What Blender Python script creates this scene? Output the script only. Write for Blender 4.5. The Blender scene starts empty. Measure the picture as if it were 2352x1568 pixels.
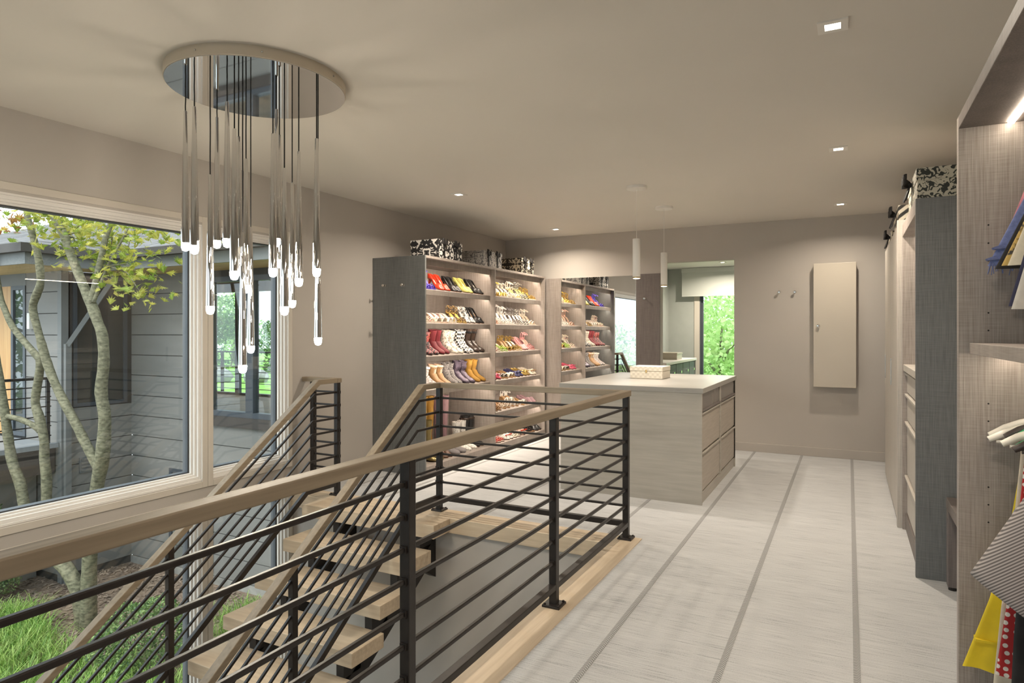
import bpy, math, random
from mathutils import Vector, Matrix
random.seed(7)
SC = bpy.context.scene
COL = SC.collection
PI = math.pi

# ------------------------------------------------------------------ camera
cam_d = bpy.data.cameras.new('camera')
cam = bpy.data.objects.new('camera', cam_d)
COL.objects.link(cam)
cam.location = (0, 0, 1.4)
cam.rotation_euler = (PI / 2, 0, math.radians(27.493))
cam_d.sensor_fit = 'HORIZONTAL'
cam_d.sensor_width = 36.0
cam_d.lens = 36.0 * 1486.5 / 2352
cam_d.shift_y = -22.0 / 2352
cam_d.clip_start = 0.05
cam_d.clip_end = 300
SC.camera = cam

# ------------------------------------------------------------------ world (bright overcast sky)
W = bpy.data.worlds.new('sky')
SC.world = W
W.use_nodes = True
wn = W.node_tree.nodes
bg = wn['Background']
bg.inputs[0].default_value = (0.80, 0.91, 1.0, 1)
bg.inputs[1].default_value = 2.45

# soft high sun behind the cloud, from the garden side
sun_d = bpy.data.lights.new('sun', 'SUN')
sun_d.energy = 2.2
sun_d.angle = math.radians(25)
sun_d.color = (1.0, 0.95, 0.86)
sun = bpy.data.objects.new('sun', sun_d)
COL.objects.link(sun)
sun.rotation_euler = (math.radians(38), math.radians(-14), 0)

# ------------------------------------------------------------------ exposure
SC.view_settings.view_transform = 'Standard'
SC.view_settings.look = 'None'
SC.view_settings.exposure = 0.36
SC.view_settings.gamma = 1.0
SC.view_settings.use_curve_mapping = False
DOWNLIGHT_W = 19.0
LED = 60.0
TIP = 150.0

# ------------------------------------------------------------------ materials
MATS = {}


def mat(name, col, rough=0.5, metal=0.0, var=0.0, scale=(8, 8, 8), bump=0.0, bscale=None, emis=0.0, spec=0.5,
        col2=None, sharp=None, detail=3.0, coat=0.0, trans=0.0):
    """principled material, colour broken up by stretched noise in object space"""
    m = bpy.data.materials.new(name)
    m.use_nodes = True
    nt = m.node_tree
    N, Lk = nt.nodes, nt.links
    b = N['Principled BSDF']
    b.inputs['Base Color'].default_value = (*col, 1)
    b.inputs['Roughness'].default_value = rough
    b.inputs['Metallic'].default_value = metal
    b.inputs['Specular IOR Level'].default_value = spec
    b.inputs['Coat Weight'].default_value = coat
    if trans:
        b.inputs['Transmission Weight'].default_value = trans
    if emis:
        b.inputs['Emission Color'].default_value = (*col, 1)
        b.inputs['Emission Strength'].default_value = emis
    if var or col2 or bump:
        tc = N.new('ShaderNodeTexCoord')
        mp = N.new('ShaderNodeMapping')
        mp.inputs['Scale'].default_value = scale
        Lk.new(tc.outputs['Object'], mp.inputs['Vector'])
        nz = N.new('ShaderNodeTexNoise')
        nz.inputs['Scale'].default_value = 1.0
        nz.inputs['Detail'].default_value = detail
        Lk.new(mp.outputs[0], nz.inputs['Vector'])
        if var or col2:
            rp = N.new('ShaderNodeValToRGB')
            a, c = (sharp if sharp else (0.3, 0.7))
            rp.color_ramp.elements[0].position = a
            rp.color_ramp.elements[1].position = c
            if col2:
                c0, c1 = col, col2
            else:
                c0 = tuple(max(0, x * (1 - var)) for x in col)
                c1 = tuple(min(1, x * (1 + var)) for x in col)
            rp.color_ramp.elements[0].color = (*c0, 1)
            rp.color_ramp.elements[1].color = (*c1, 1)
            Lk.new(nz.outputs[0], rp.inputs[0])
            Lk.new(rp.outputs[0], b.inputs['Base Color'])
        if bump:
            bp_ = N.new('ShaderNodeBump')
            bp_.inputs['Strength'].default_value = bump
            bp_.inputs['Distance'].default_value = 0.01
            src = nz
            if bscale:
                mp2 = N.new('ShaderNodeMapping')
                mp2.inputs['Scale'].default_value = bscale
                Lk.new(tc.outputs['Object'], mp2.inputs['Vector'])
                src = N.new('ShaderNodeTexNoise')
                src.inputs['Scale'].default_value = 1.0
                src.inputs['Detail'].default_value = 2.0
                Lk.new(mp2.outputs[0], src.inputs['Vector'])
            Lk.new(src.outputs[0], bp_.inputs['Height'])
            Lk.new(bp_.outputs[0], b.inputs['Normal'])
    MATS[name] = m
    return m


def nodes_of(name, rough=0.6, metal=0.0):
    m = bpy.data.materials.new(name)
    m.use_nodes = True
    N, Lk = m.node_tree.nodes, m.node_tree.links
    b = N['Principled BSDF']
    b.inputs['Roughness'].default_value = rough
    b.inputs['Metallic'].default_value = metal
    tc = N.new('ShaderNodeTexCoord')
    MATS[name] = m
    return m, N, Lk, b, tc


def math_node(N, Lk, op, a, b=None):
    n = N.new('ShaderNodeMath')
    n.operation = op
    for i, v in enumerate((a, b)):
        if v is None:
            continue
        if isinstance(v, (int, float)):
            n.inputs[i].default_value = v
        else:
            Lk.new(v, n.inputs[i])
    return n.outputs[0]


def noise(N, Lk, vec, scale, detail=2.0, rough=0.5):
    mp = N.new('ShaderNodeMapping')
    mp.inputs['Scale'].default_value = scale
    Lk.new(vec, mp.inputs['Vector'])
    n = N.new('ShaderNodeTexNoise')
    n.inputs['Scale'].default_value = 1.0
    n.inputs['Detail'].default_value = detail
    n.inputs['Roughness'].default_value = rough
    Lk.new(mp.outputs[0], n.inputs['Vector'])
    return n.outputs[0]


def ramp(N, Lk, fac, stops, const=False):
    r = N.new('ShaderNodeValToRGB')
    e = r.color_ramp.elements
    while len(e) < len(stops):
        e.new(0.5)
    for i, (p, c) in enumerate(stops):
        e[i].position = p
        e[i].color = (*c, 1)
    if const:
        r.color_ramp.interpolation = 'CONSTANT'
    Lk.new(fac, r.inputs[0])
    return r.outputs[0]


def linen(name, dark, light, rough=0.55):
    """woven-look laminate: strong vertical threads, weaker cross threads"""
    m, N, Lk, b, tc = nodes_of(name, rough)
    o = tc.outputs['Object']
    v = noise(N, Lk, o, (260, 260, 6), 2)
    hz = noise(N, Lk, o, (10, 10, 420), 2)
    g = noise(N, Lk, o, (7, 7, 0.5), 2)
    s = math_node(N, Lk, 'ADD', math_node(N, Lk, 'MULTIPLY', v, 0.5), math_node(N, Lk, 'MULTIPLY', hz, 0.28))
    s = math_node(N, Lk, 'ADD', s, math_node(N, Lk, 'MULTIPLY', g, 0.22))
    Lk.new(ramp(N, Lk, s, [(0.38, dark), (0.62, light)]), b.inputs['Base Color'])
    bm = N.new('ShaderNodeBump')
    bm.inputs['Strength'].default_value = 0.12
    bm.inputs['Distance'].default_value = 0.004
    Lk.new(s, bm.inputs['Height'])
    Lk.new(bm.outputs[0], b.inputs['Normal'])
    return m


def carpet_mat():
    m, N, Lk, b, tc = nodes_of('carpet_weave', 0.95)
    o = tc.outputs['Object']
    st = noise(N, Lk, o, (5, 130, 1), 3, 0.6)
    fine = noise(N, Lk, o, (190, 260, 1), 2)
    big = noise(N, Lk, o, (1.6, 9, 1), 3)
    s = math_node(N, Lk, 'ADD', math_node(N, Lk, 'MULTIPLY', st, 0.55), math_node(N, Lk, 'MULTIPLY', fine, 0.3))
    s = math_node(N, Lk, 'ADD', s, math_node(N, Lk, 'MULTIPLY', big, 0.15))
    Lk.new(ramp(N, Lk, s, [(0.36, (0.27, 0.272, 0.275)), (0.45, (0.46, 0.462, 0.462)), (0.6, (0.55, 0.55, 0.545))]),
           b.inputs['Base Color'])
    bm = N.new('ShaderNodeBump')
    bm.inputs['Strength'].default_value = 0.35
    bm.inputs['Distance'].default_value = 0.006
    Lk.new(s, bm.inputs['Height'])
    Lk.new(bm.outputs[0], b.inputs['Normal'])
    return m


def seam_mat():
    m, N, Lk, b, tc = nodes_of('carpet_seam_weave', 0.95)
    sx = N.new('ShaderNodeSeparateXYZ')
    Lk.new(tc.outputs['Object'], sx.inputs[0])
    ax = math_node(N, Lk, 'ABSOLUTE', sx.outputs[0])
    ph = math_node(N, Lk, 'ADD', math_node(N, Lk, 'MULTIPLY', sx.outputs[1], 420.0), math_node(N, Lk, 'MULTIPLY', ax, 420.0))
    s = math_node(N, Lk, 'SINE', ph)
    s = math_node(N, Lk, 'ADD', math_node(N, Lk, 'MULTIPLY', s, 0.5), 0.5)
    Lk.new(ramp(N, Lk, s, [(0.25, (0.23, 0.228, 0.224)), (0.9, (0.47, 0.465, 0.455))]), b.inputs['Base Color'])
    bm = N.new('ShaderNodeBump')
    bm.inputs['Strength'].default_value = 0.5
    bm.inputs['Distance'].default_value = 0.004
    Lk.new(s, bm.inputs['Height'])
    Lk.new(bm.outputs[0], b.inputs['Normal'])
    return m


def damask(name, dark, light, freq=9.0, nscale=5.5, thr=0.5, off=0.0):
    """mirror-repeated scrolls: noise fed with folded coordinates"""
    m, N, Lk, b, tc = nodes_of(name, 0.6)
    sx = N.new('ShaderNodeSeparateXYZ')
    Lk.new(tc.outputs['Object'], sx.inputs[0])
    outs = []
    for i in range(3):
        p = math_node(N, Lk, 'PINGPONG', math_node(N, Lk, 'ADD', sx.outputs[i], 5.03 + off), 1.0 / freq)
        outs.append(p)
    cb = N.new('ShaderNodeCombineXYZ')
    for i in range(3):
        Lk.new(outs[i], cb.inputs[i])
    nz = N.new('ShaderNodeTexNoise')
    nz.inputs['Scale'].default_value = nscale * freq * 0.62
    nz.inputs['Detail'].default_value = 1.5
    nz.inputs['Distortion'].default_value = 1.6
    Lk.new(cb.outputs[0], nz.inputs['Vector'])
    Lk.new(ramp(N, Lk, nz.outputs[0], [(thr - 0.015, dark), (thr + 0.015, light)]), b.inputs['Base Color'])
    return m


def pattern(name, kind, c0, c1, scale, rough=0.5, c2=None):
    m, N, Lk, b, tc = nodes_of(name, rough)
    o = tc.outputs['Object']
    if kind == 'check':
        t = N.new('ShaderNodeTexChecker')
        t.inputs['Scale'].default_value = scale
        t.inputs['Color1'].default_value = (*c0, 1)
        t.inputs['Color2'].default_value = (*c1, 1)
        Lk.new(o, t.inputs['Vector'])
        Lk.new(t.outputs[0], b.inputs['Base Color'])
    elif kind == 'dots':
        t = N.new('ShaderNodeTexVoronoi')
        t.inputs['Scale'].default_value = scale
        t.inputs['Randomness'].default_value = 0.25
        Lk.new(o, t.inputs['Vector'])
        Lk.new(ramp(N, Lk, t.outputs['Distance'], [(0.27, c1), (0.31, c0)]), b.inputs['Base Color'])
    elif kind == 'spots':
        t = N.new('ShaderNodeTexVoronoi')
        t.inputs['Scale'].default_value = scale
        Lk.new(o, t.inputs['Vector'])
        mid = c2 or c0
        Lk.new(ramp(N, Lk, t.outputs['Distance'], [(0.18, mid), (0.24, c1), (0.44, c1), (0.5, c0)]), b.inputs['Base Color'])
    elif kind == 'blotch':
        s = noise(N, Lk, o, (scale,) * 3, 3, 0.6)
        st = [(0.42, c0), (0.5, c1)] if not c2 else [(0.38, c0), (0.48, c1), (0.58, c2)]
        Lk.new(ramp(N, Lk, s, st), b.inputs['Base Color'])
    elif kind == 'stripes':
        sx = N.new('ShaderNodeSeparateXYZ')
        Lk.new(o, sx.inputs[0])
        ph = math_node(N, Lk, 'ADD', math_node(N, Lk, 'MULTIPLY', sx.outputs[0], scale * 0.62),
                       math_node(N, Lk, 'MULTIPLY', sx.outputs[2], -scale * 0.78))
        s = math_node(N, Lk, 'SINE', ph)
        s = math_node(N, Lk, 'ADD', math_node(N, Lk, 'MULTIPLY', s, 0.5), 0.5)
        Lk.new(ramp(N, Lk, s, [(0.35, c0), (0.65, c1)]), b.inputs['Base Color'])
    return m


def glass_mat(name, tint=(1, 1, 1), ior=1.5):
    m = bpy.data.materials.new(name)
    m.use_nodes = True
    N, Lk = m.node_tree.nodes, m.node_tree.links
    N.remove(N['Principled BSDF'])
    tr = N.new('ShaderNodeBsdfTransparent')
    tr.inputs[0].default_value = (*tint, 1)
    gl = N.new('ShaderNodeBsdfGlossy')
    gl.inputs['Roughness'].default_value = 0.0
    lw = N.new('ShaderNodeLayerWeight')
    r0 = ((ior - 1) / (ior + 1)) ** 2
    p5 = math_node(N, Lk, 'POWER', lw.outputs['Facing'], 5.0)
    fac = math_node(N, Lk, 'ADD', math_node(N, Lk, 'MULTIPLY', p5, 1 - r0), r0)
    mx = N.new('ShaderNodeMixShader')
    Lk.new(fac, mx.inputs[0])
    Lk.new(tr.outputs[0], mx.inputs[1])
    Lk.new(gl.outputs[0], mx.inputs[2])
    Lk.new(mx.outputs[0], N['Material Output'].inputs[0])
    MATS[name] = m
    return m


def M(n):
    return MATS[n]


mat('wall_paint', (0.47, 0.432, 0.39), 0.85, var=0.03, scale=(1.5, 1.5, 1.5), bump=0.03, bscale=(220, 220, 220))
mat('ceiling_paint', (0.70, 0.66, 0.60), 0.9, var=0.015, scale=(1, 1, 1))
mat('trim_paint', (0.60, 0.55, 0.48), 0.45, var=0.02, scale=(3, 3, 3))
mat('frame_paint', (0.78, 0.75, 0.71), 0.38, var=0.02, scale=(3, 3, 3))
mat('frame_gasket', (0.05, 0.045, 0.04), 0.6, var=0.1)
mat('bath_paint', (0.42, 0.44, 0.41), 0.8, var=0.03)
carpet_mat()
seam_mat()
mat('subfloor', (0.35, 0.33, 0.3), 0.9, var=0.1)
linen('linen_laminate', (0.235, 0.197, 0.172), (0.385, 0.335, 0.298))
linen('linen_laminate_light', (0.40, 0.365, 0.32), (0.52, 0.475, 0.42), 0.5)
linen('linen_laminate_dark', (0.125, 0.104, 0.095), (0.20, 0.168, 0.152))
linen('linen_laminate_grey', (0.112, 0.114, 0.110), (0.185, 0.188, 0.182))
mat('oak_pale', (0.52, 0.405, 0.28), 0.42, col2=(0.64, 0.52, 0.375), scale=(42, 3, 42), sharp=(0.3, 0.72), bump=0.06)
mat('oak_pale_cross', (0.52, 0.405, 0.28), 0.42, col2=(0.64, 0.52, 0.375), scale=(3, 42, 42), sharp=(0.3, 0.72), bump=0.06)
mat('oak_rail', (0.205, 0.158, 0.105), 0.55, col2=(0.285, 0.225, 0.155), scale=(50, 2.5, 50), sharp=(0.3, 0.7), bump=0.05)
mat('oak_rail_cross', (0.205, 0.158, 0.105), 0.55, col2=(0.285, 0.225, 0.155), scale=(2.5, 50, 50), sharp=(0.3, 0.7), bump=0.05)
mat('bronze_steel', (0.021, 0.0165, 0.014), 0.36, 0.0, var=0.2, scale=(30, 30, 30), spec=0.35)
mat('black_steel', (0.014, 0.0115, 0.0105), 0.5, 0.0, var=0.2, scale=(20, 20, 20))
mat('chrome', (0.78, 0.77, 0.76), 0.04, 1.0, var=0.01, scale=(3, 3, 3))
mat('chrome_mirror', (0.62, 0.62, 0.62), 0.02, 1.0, var=0.01, scale=(3, 3, 3))
mat('champagne_metal', (0.60, 0.53, 0.43), 0.4, 0.35, var=0.03, scale=(3, 3, 3))
mat('cord_black', (0.015, 0.014, 0.013), 0.7, var=0.2, scale=(60, 60, 60))
mat('brushed_nickel', (0.55, 0.52, 0.48), 0.25, 1.0, var=0.05, scale=(30, 30, 30))
mat('brass', (0.55, 0.40, 0.18), 0.25, 1.0, var=0.05, scale=(20, 20, 20))
mat('white_satin', (0.78, 0.75, 0.70), 0.4, var=0.02, scale=(4, 4, 4))
mat('cream_lacquer', (0.52, 0.465, 0.385), 0.35, var=0.02, scale=(2, 2, 2))
mat('lamp_glow', (1.0, 0.93, 0.80), 0.3, emis=9.0)
mat('tip_glow', (1.0, 0.88, 0.71), 0.2, emis=TIP)
mat('led_glow', (1.0, 0.88, 0.74), 0.3, emis=LED)
mat('closet_led_glow', (1.0, 0.87, 0.70), 0.3, emis=22.0)
mat('peg_hole_dark', (0.012, 0.01, 0.008), 0.9, var=0.1)
mat('gap_dark', (0.03, 0.026, 0.022), 0.9, var=0.1)
mat('mirror_silver', (0.86, 0.87, 0.86), 0.0, 1.0, var=0.004, scale=(1, 1, 1))
glass_mat('window_glass', (0.97, 0.99, 0.985), 1.62)
glass_mat('clear_acrylic', (0.9, 0.9, 0.9), 1.5)
pattern('embossed_cream', 'check', (0.60, 0.54, 0.44), (0.70, 0.64, 0.53), 42, 0.5)
damask('damask_bold', (0.012, 0.011, 0.012), (0.62, 0.59, 0.55), 6.5, 4.6, 0.5)
damask('damask_fine', (0.02, 0.016, 0.012), (0.60, 0.53, 0.40), 8.0, 4.2, 0.51, 0.21)
damask('toile_grey', (0.10, 0.095, 0.10), (0.50, 0.47, 0.43), 6.0, 14.0, 0.485, 0.37)
damask('toile_dark', (0.03, 0.032, 0.026), (0.52, 0.48, 0.38), 4.0, 13.0, 0.47, 0.11)
pattern('zebra_print', 'stripes', (0.02, 0.018, 0.015), (0.62, 0.56, 0.45), 130, 0.6)
mat('ribbon_black', (0.014, 0.012, 0.012), 0.5, var=0.2, scale=(30, 30, 30))
# exterior
mat('siding_grey', (0.23, 0.223, 0.212), 0.7, var=0.06, scale=(1, 1, 6), bump=0.05, bscale=(4, 4, 60))
mat('siding_dark', (0.05, 0.048, 0.046), 0.7, var=0.06, scale=(1, 1, 6))
mat('exterior_frame', (0.07, 0.08, 0.095), 0.45, var=0.08, scale=(6, 6, 6))
mat('exterior_trim', (0.19, 0.195, 0.195), 0.6, var=0.05, scale=(4, 4, 4))
mat('dark_fascia', (0.065, 0.055, 0.05), 0.6, var=0.1, scale=(4, 4, 4))
mat('cedar_soffit', (0.56, 0.40, 0.16), 0.5, col2=(0.74, 0.56, 0.27), scale=(2, 30, 30), sharp=(0.3, 0.7))
mat('cedar_door', (0.50, 0.26, 0.09), 0.45, col2=(0.62, 0.36, 0.14), scale=(25, 25, 1.5), sharp=(0.3, 0.7))
mat('shingle', (0.14, 0.13, 0.125), 0.85, var=0.35, scale=(5, 5, 5), bump=0.3, bscale=(60, 60, 60))
mat('room_dark', (0.06, 0.045, 0.035), 0.8, var=0.2, scale=(2, 2, 2))
mat('room_wood', (0.22, 0.13, 0.07), 0.6, var=0.2, scale=(3, 3, 3))
mat('mulch', (0.12, 0.075, 0.048), 0.95, col2=(0.33, 0.25, 0.19), scale=(28, 28, 28), sharp=(0.3, 0.72), bump=0.6, detail=5)
mat('mulch_chip', (0.28, 0.21, 0.16), 0.9, var=0.4, scale=(9, 9, 9))
mat('bark', (0.085, 0.08, 0.047), 0.85, col2=(0.235, 0.22, 0.14), scale=(16, 16, 34), sharp=(0.33, 0.66), bump=0.5, bscale=(40, 40, 14), detail=5)
mat('lawn', (0.13, 0.33, 0.03), 0.9, col2=(0.30, 0.55, 0.10), scale=(3, 3, 3), bump=0.4, bscale=(60, 60, 60), detail=5)
mat('stone', (0.30, 0.29, 0.27), 0.9, var=0.3, scale=(4, 4, 4), bump=0.4)
mat('deck_board', (0.26, 0.28, 0.30), 0.5, var=0.08, scale=(2, 20, 2))


def leaf_mat(name, a, b_, tr=0.5):
    m, N, Lk, b, tc = nodes_of(name, 0.5)
    oi = N.new('ShaderNodeObjectInfo')
    g = N.new('ShaderNodeNewGeometry')
    s = math_node(N, Lk, 'FRACT', math_node(N, Lk, 'ADD', oi.outputs['Random'], g.outputs['Random Per Island']))
    c = ramp(N, Lk, s, [(0.1, a), (0.9, b_)])
    Lk.new(c, b.inputs['Base Color'])
    tl = N.new('ShaderNodeBsdfTranslucent')
    Lk.new(c, tl.inputs[0])
    mx = N.new('ShaderNodeMixShader')
    mx.inputs[0].default_value = tr
    Lk.new(b.outputs[0], mx.inputs[1])
    Lk.new(tl.outputs[0], mx.inputs[2])
    Lk.new(mx.outputs[0], N['Material Output'].inputs[0])
    return m


leaf_mat('maple_leaf', (0.26, 0.36, 0.04), (0.66, 0.60, 0.13))
leaf_mat('maple_leaf_russet', (0.36, 0.16, 0.04), (0.55, 0.36, 0.08))
leaf_mat('grass_blade', (0.11, 0.26, 0.03), (0.42, 0.58, 0.14), 0.35)
leaf_mat('box_leaf', (0.07, 0.16, 0.05), (0.32, 0.44, 0.15), 0.3)
leaf_mat('tree_leaf_green', (0.05, 0.16, 0.04), (0.20, 0.36, 0.11), 0.4)
leaf_mat('tree_leaf_bright', (0.30, 0.48, 0.14), (0.62, 0.76, 0.36), 0.5)


# ------------------------------------------------------------------ mesh builder
class MB:
    def __init__(self):
        self.v, self.f = [], []

    def add(self, vs, fs):
        n = len(self.v)
        self.v += [tuple(p) for p in vs]
        self.f += [tuple(i + n for i in q) for q in fs]
        return self

    def box(self, x0, x1, y0, y1, z0, z1):
        x0, x1 = sorted((x0, x1)); y0, y1 = sorted((y0, y1)); z0, z1 = sorted((z0, z1))
        vs = [(x, y, z) for z in (z0, z1) for y in (y0, y1) for x in (x0, x1)]
        return self.add(vs, [(0, 2, 3, 1), (4, 5, 7, 6), (0, 1, 5, 4), (2, 6, 7, 3), (0, 4, 6, 2), (1, 3, 7, 5)])

    def prism(self, poly, axis, a, b):
        """extrude a polygon (2D) along an axis from a to b; poly in the other two axes in xyz order"""
        def P(p, t):
            return {'x': (t, p[0], p[1]), 'y': (p[0], t, p[1]), 'z': (p[0], p[1], t)}[axis]
        n = len(poly)
        vs = [P(p, a) for p in poly] + [P(p, b) for p in poly]
        fs = [tuple(range(n))[::-1], tuple(range(n, 2 * n))]
        fs += [(i, (i + 1) % n, n + (i + 1) % n, n + i) for i in range(n)]
        return self.add(vs, fs)

    def bar(self, p, q, w, h, up=(0, 0, 1)):
        """rectangular bar between two points, w across, h along up"""
        p, q = Vector(p), Vector(q)
        d = (q - p).normalized()
        u = Vector(up)
        s = d.cross(u)
        if s.length < 1e-4:
            s = d.cross(Vector((1, 0, 0)))
        s.normalize()
        u = s.cross(d).normalized()
        vs = []
        for c in (p, q):
            for a, b in ((-1, -1), (1, -1), (1, 1), (-1, 1)):
                vs.append(c + s * (a * w / 2) + u * (b * h / 2))
        return self.add(vs, [(0, 3, 2, 1), (4, 5, 6, 7), (0, 1, 5, 4), (1, 2, 6, 5), (2, 3, 7, 6), (3, 0, 4, 7)])

    def loft(self, rings, closed=True, cap0=True, cap1=True):
        n = len(rings[0])
        vs = [p for r in rings for p in r]
        fs = []
        for k in range(len(rings) - 1):
            for i in range(n if closed else n - 1):
                j = (i + 1) % n
                fs.append((k * n + i, k * n + j, (k + 1) * n + j, (k + 1) * n + i))
        if closed and cap0:
            fs.append(tuple(range(n))[::-1])
        if closed and cap1:
            m = (len(rings) - 1) * n
            fs.append(tuple(range(m, m + n)))
        return self.add(vs, fs)

    def tube(self, pts, r, n=8, cap=True):
        pts = [Vector(p) for p in pts]
        rad = r if isinstance(r, (list, tuple)) else [r] * len(pts)
        rings = []
        ref = None
        for i, p in enumerate(pts):
            d = (pts[min(i + 1, len(pts) - 1)] - pts[max(i - 1, 0)]).normalized()
            if ref is None:
                ref = Vector((0, 0, 1)) if abs(d.z) < 0.9 else Vector((1, 0, 0))
            s = d.cross(ref).normalized()
            u = s.cross(d).normalized()
            ref = u
            rings.append([p + s * (math.cos(a) * rad[i]) + u * (math.sin(a) * rad[i])
                          for a in (2 * PI * k / n for k in range(n))])
        return self.loft(rings, True, cap, cap)

    def lathe(self, prof, c=(0, 0, 0), n=24):
        """profile [(r, z)] around the z axis"""
        rings = [[(c[0] + r * math.cos(2 * PI * k / n), c[1] + r * math.sin(2 * PI * k / n), c[2] + z)
                  for k in range(n)] for r, z in prof]
        return self.loft(rings, True, prof[0][0] > 1e-5, prof[-1][0] > 1e-5)

    def frame(self, ax, p0, p1, a0, a1, z0, z1, w, wt=None):
        """rectangular frame of bars in the plane normal to ax ('x' or 'y'), p0..p1 thick"""
        wt = w if wt is None else wt
        def B(u0, u1, v0, v1):
            if ax == 'x':
                self.box(p0, p1, u0, u1, v0, v1)
            else:
                self.box(u0, u1, p0, p1, v0, v1)
        B(a0, a0 + w, z0, z1)
        B(a1 - w, a1, z0, z1)
        B(a0 + w, a1 - w, z1 - wt, z1)
        B(a0 + w, a1 - w, z0, z0 + wt)
        return self

    def mesh(self, name, smooth=False, angle=40):
        me = bpy.data.meshes.new(name)
        me.from_pydata(self.v, [], self.f)
        me.update()
        if smooth:
            me.shade_smooth()
            me.set_sharp_from_angle(angle=math.radians(angle))
        return me


def obj(name, me, material, parent=None, loc=None, rot=None, bevel=0.0, solid=0.0, sub=0):
    if isinstance(me, MB):
        me = me.mesh(name)
    o = bpy.data.objects.new(name, me)
    COL.objects.link(o)
    if material is not None:
        if not me.materials:
            me.materials.append(None)
        o.material_slots[0].link = 'OBJECT'
        o.material_slots[0].material = M(material) if isinstance(material, str) else material
    if parent is not None:
        o.parent = parent
        if loc is None:
            p, t = parent, Vector((0, 0, 0))
            while p is not None:
                t += Vector(p.location)
                p = p.parent
            o.location = -t
    if loc is not None:
        o.location = loc
    if rot is not None:
        o.rotation_euler = rot
    if solid:
        s = o.modifiers.new('thickness', 'SOLIDIFY')
        s.thickness = solid
        s.offset = 0
    if bevel:
        b = o.modifiers.new('bevel', 'BEVEL')
        b.width = bevel
        b.segments = 2
        b.limit_method = 'ANGLE'
    if sub:
        s = o.modifiers.new('sub', 'SUBSURF')
        s.levels = sub
        s.render_levels = sub
    return o


def tag(o, label=None, cat=None, group=None, kind=None):
    if label: o['label'] = label
    if cat: o['category'] = cat
    if group: o['group'] = group
    if kind: o['kind'] = kind
    return o


def thing(name, label, cat, loc=(0, 0, 0), group=None, rot=(0, 0, 0)):
    o = bpy.data.objects.new(name, None)
    o.empty_display_size = 0.05
    COL.objects.link(o)
    o.location = loc
    o.rotation_euler = rot
    return tag(o, label, cat, group)


def boxes(name, lst, material, parent=None, bevel=0.0):
    m = MB()
    for b in lst:
        m.box(*b)
    return obj(name, m, material, parent, bevel=bevel)


def struct(name, lst, material, label=None):
    o = boxes(name, lst, material)
    tag(o, label, None, None, 'structure')
    return o


def copy_tree(o, parent=None):
    c = o.copy()
    COL.objects.link(c)
    c.parent = parent
    for ch in list(o.children):
        copy_tree(ch, c)
    return c

# ================================================================== room shell
LX, RX_, BY, NY, CZ, LOW = -4.286, 1.0, 8.04, -2.5, 2.685, -2.85
SEAM0, PITCH = 0.03, 0.5025

floor = struct('floor', [(-1.24, RX_, NY, BY, -0.30, -0.012), (LX, -1.24, 4.28, BY, -0.30, -0.012),
                         (LX, -1.24, NY, -1.0, -0.30, -0.012)], 'subfloor', 'pale grey woven striped carpet floor')
hw = 0.0135
xs = [SEAM0 + PITCH * k for k in range(-9, 3)]
for a, b in zip(xs[:-1], xs[1:]):
    a0, b0 = max(a + hw, LX), min(b - hw, RX_)
    if b0 <= a0:
        continue
    m = MB()
    if b0 > -1.24:
        m.box(max(a0, -1.24), b0, NY, BY, -0.012, 0.0)
    if a0 < -1.24:
        m.box(a0, min(b0, -1.24), 4.28, BY, -0.012, 0.0)
        m.box(a0, min(b0, -1.24), NY, -1.0, -0.012, 0.0)
    obj('carpet_strip', m, 'carpet_weave', floor)
for x in xs:
    if x - hw < LX or x + hw > RX_:
        continue
    m = MB()
    if x > -1.24:
        m.box(-hw, hw, NY, BY, -0.012, 0.0018)
    else:
        m.box(-hw, hw, 4.28, BY, -0.012, 0.0018)
    obj('carpet_seam', m, 'carpet_seam_weave', floor, loc=(x, 0, 0))

struct('ceiling', [(LX - 0.2, RX_ + 0.2, NY - 0.2, BY + 0.12, CZ, CZ + 0.15)], 'ceiling_paint', 'smooth warm white ceiling')
# opening in the floor for the stairs: wooden nosing and the walls below
boxes_n = boxes('trim_1', [(-1.405, -1.238, -1.0, 4.285, -0.105, 0.006)], 'oak_pale', bevel=0.004)
tag(boxes_n, 'pale oak nosing along the long side of stair opening', kind='structure')
o = boxes('trim_2', [(LX, -1.405, 4.08, 4.285, -0.105, 0.006)], 'oak_pale_cross', bevel=0.004)
tag(o, 'pale oak nosing along the short side of stair opening', kind='structure')
struct('wall_stairwell_back', [(LX, -1.24, 4.12, 4.28, LOW, -0.105)], 'wall_paint')
struct('wall_stairwell_right', [(-1.37, -1.24, -1.0, 4.12, LOW, -0.105)], 'wall_paint')
struct('wall_stairwell_front', [(LX, -1.24, -1.15, -1.0, LOW, -0.3)], 'wall_paint')
struct('floor_lower', [(LX, -1.24, -1.15, 4.28, LOW - 0.1, LOW)], 'oak_pale_cross')

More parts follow.
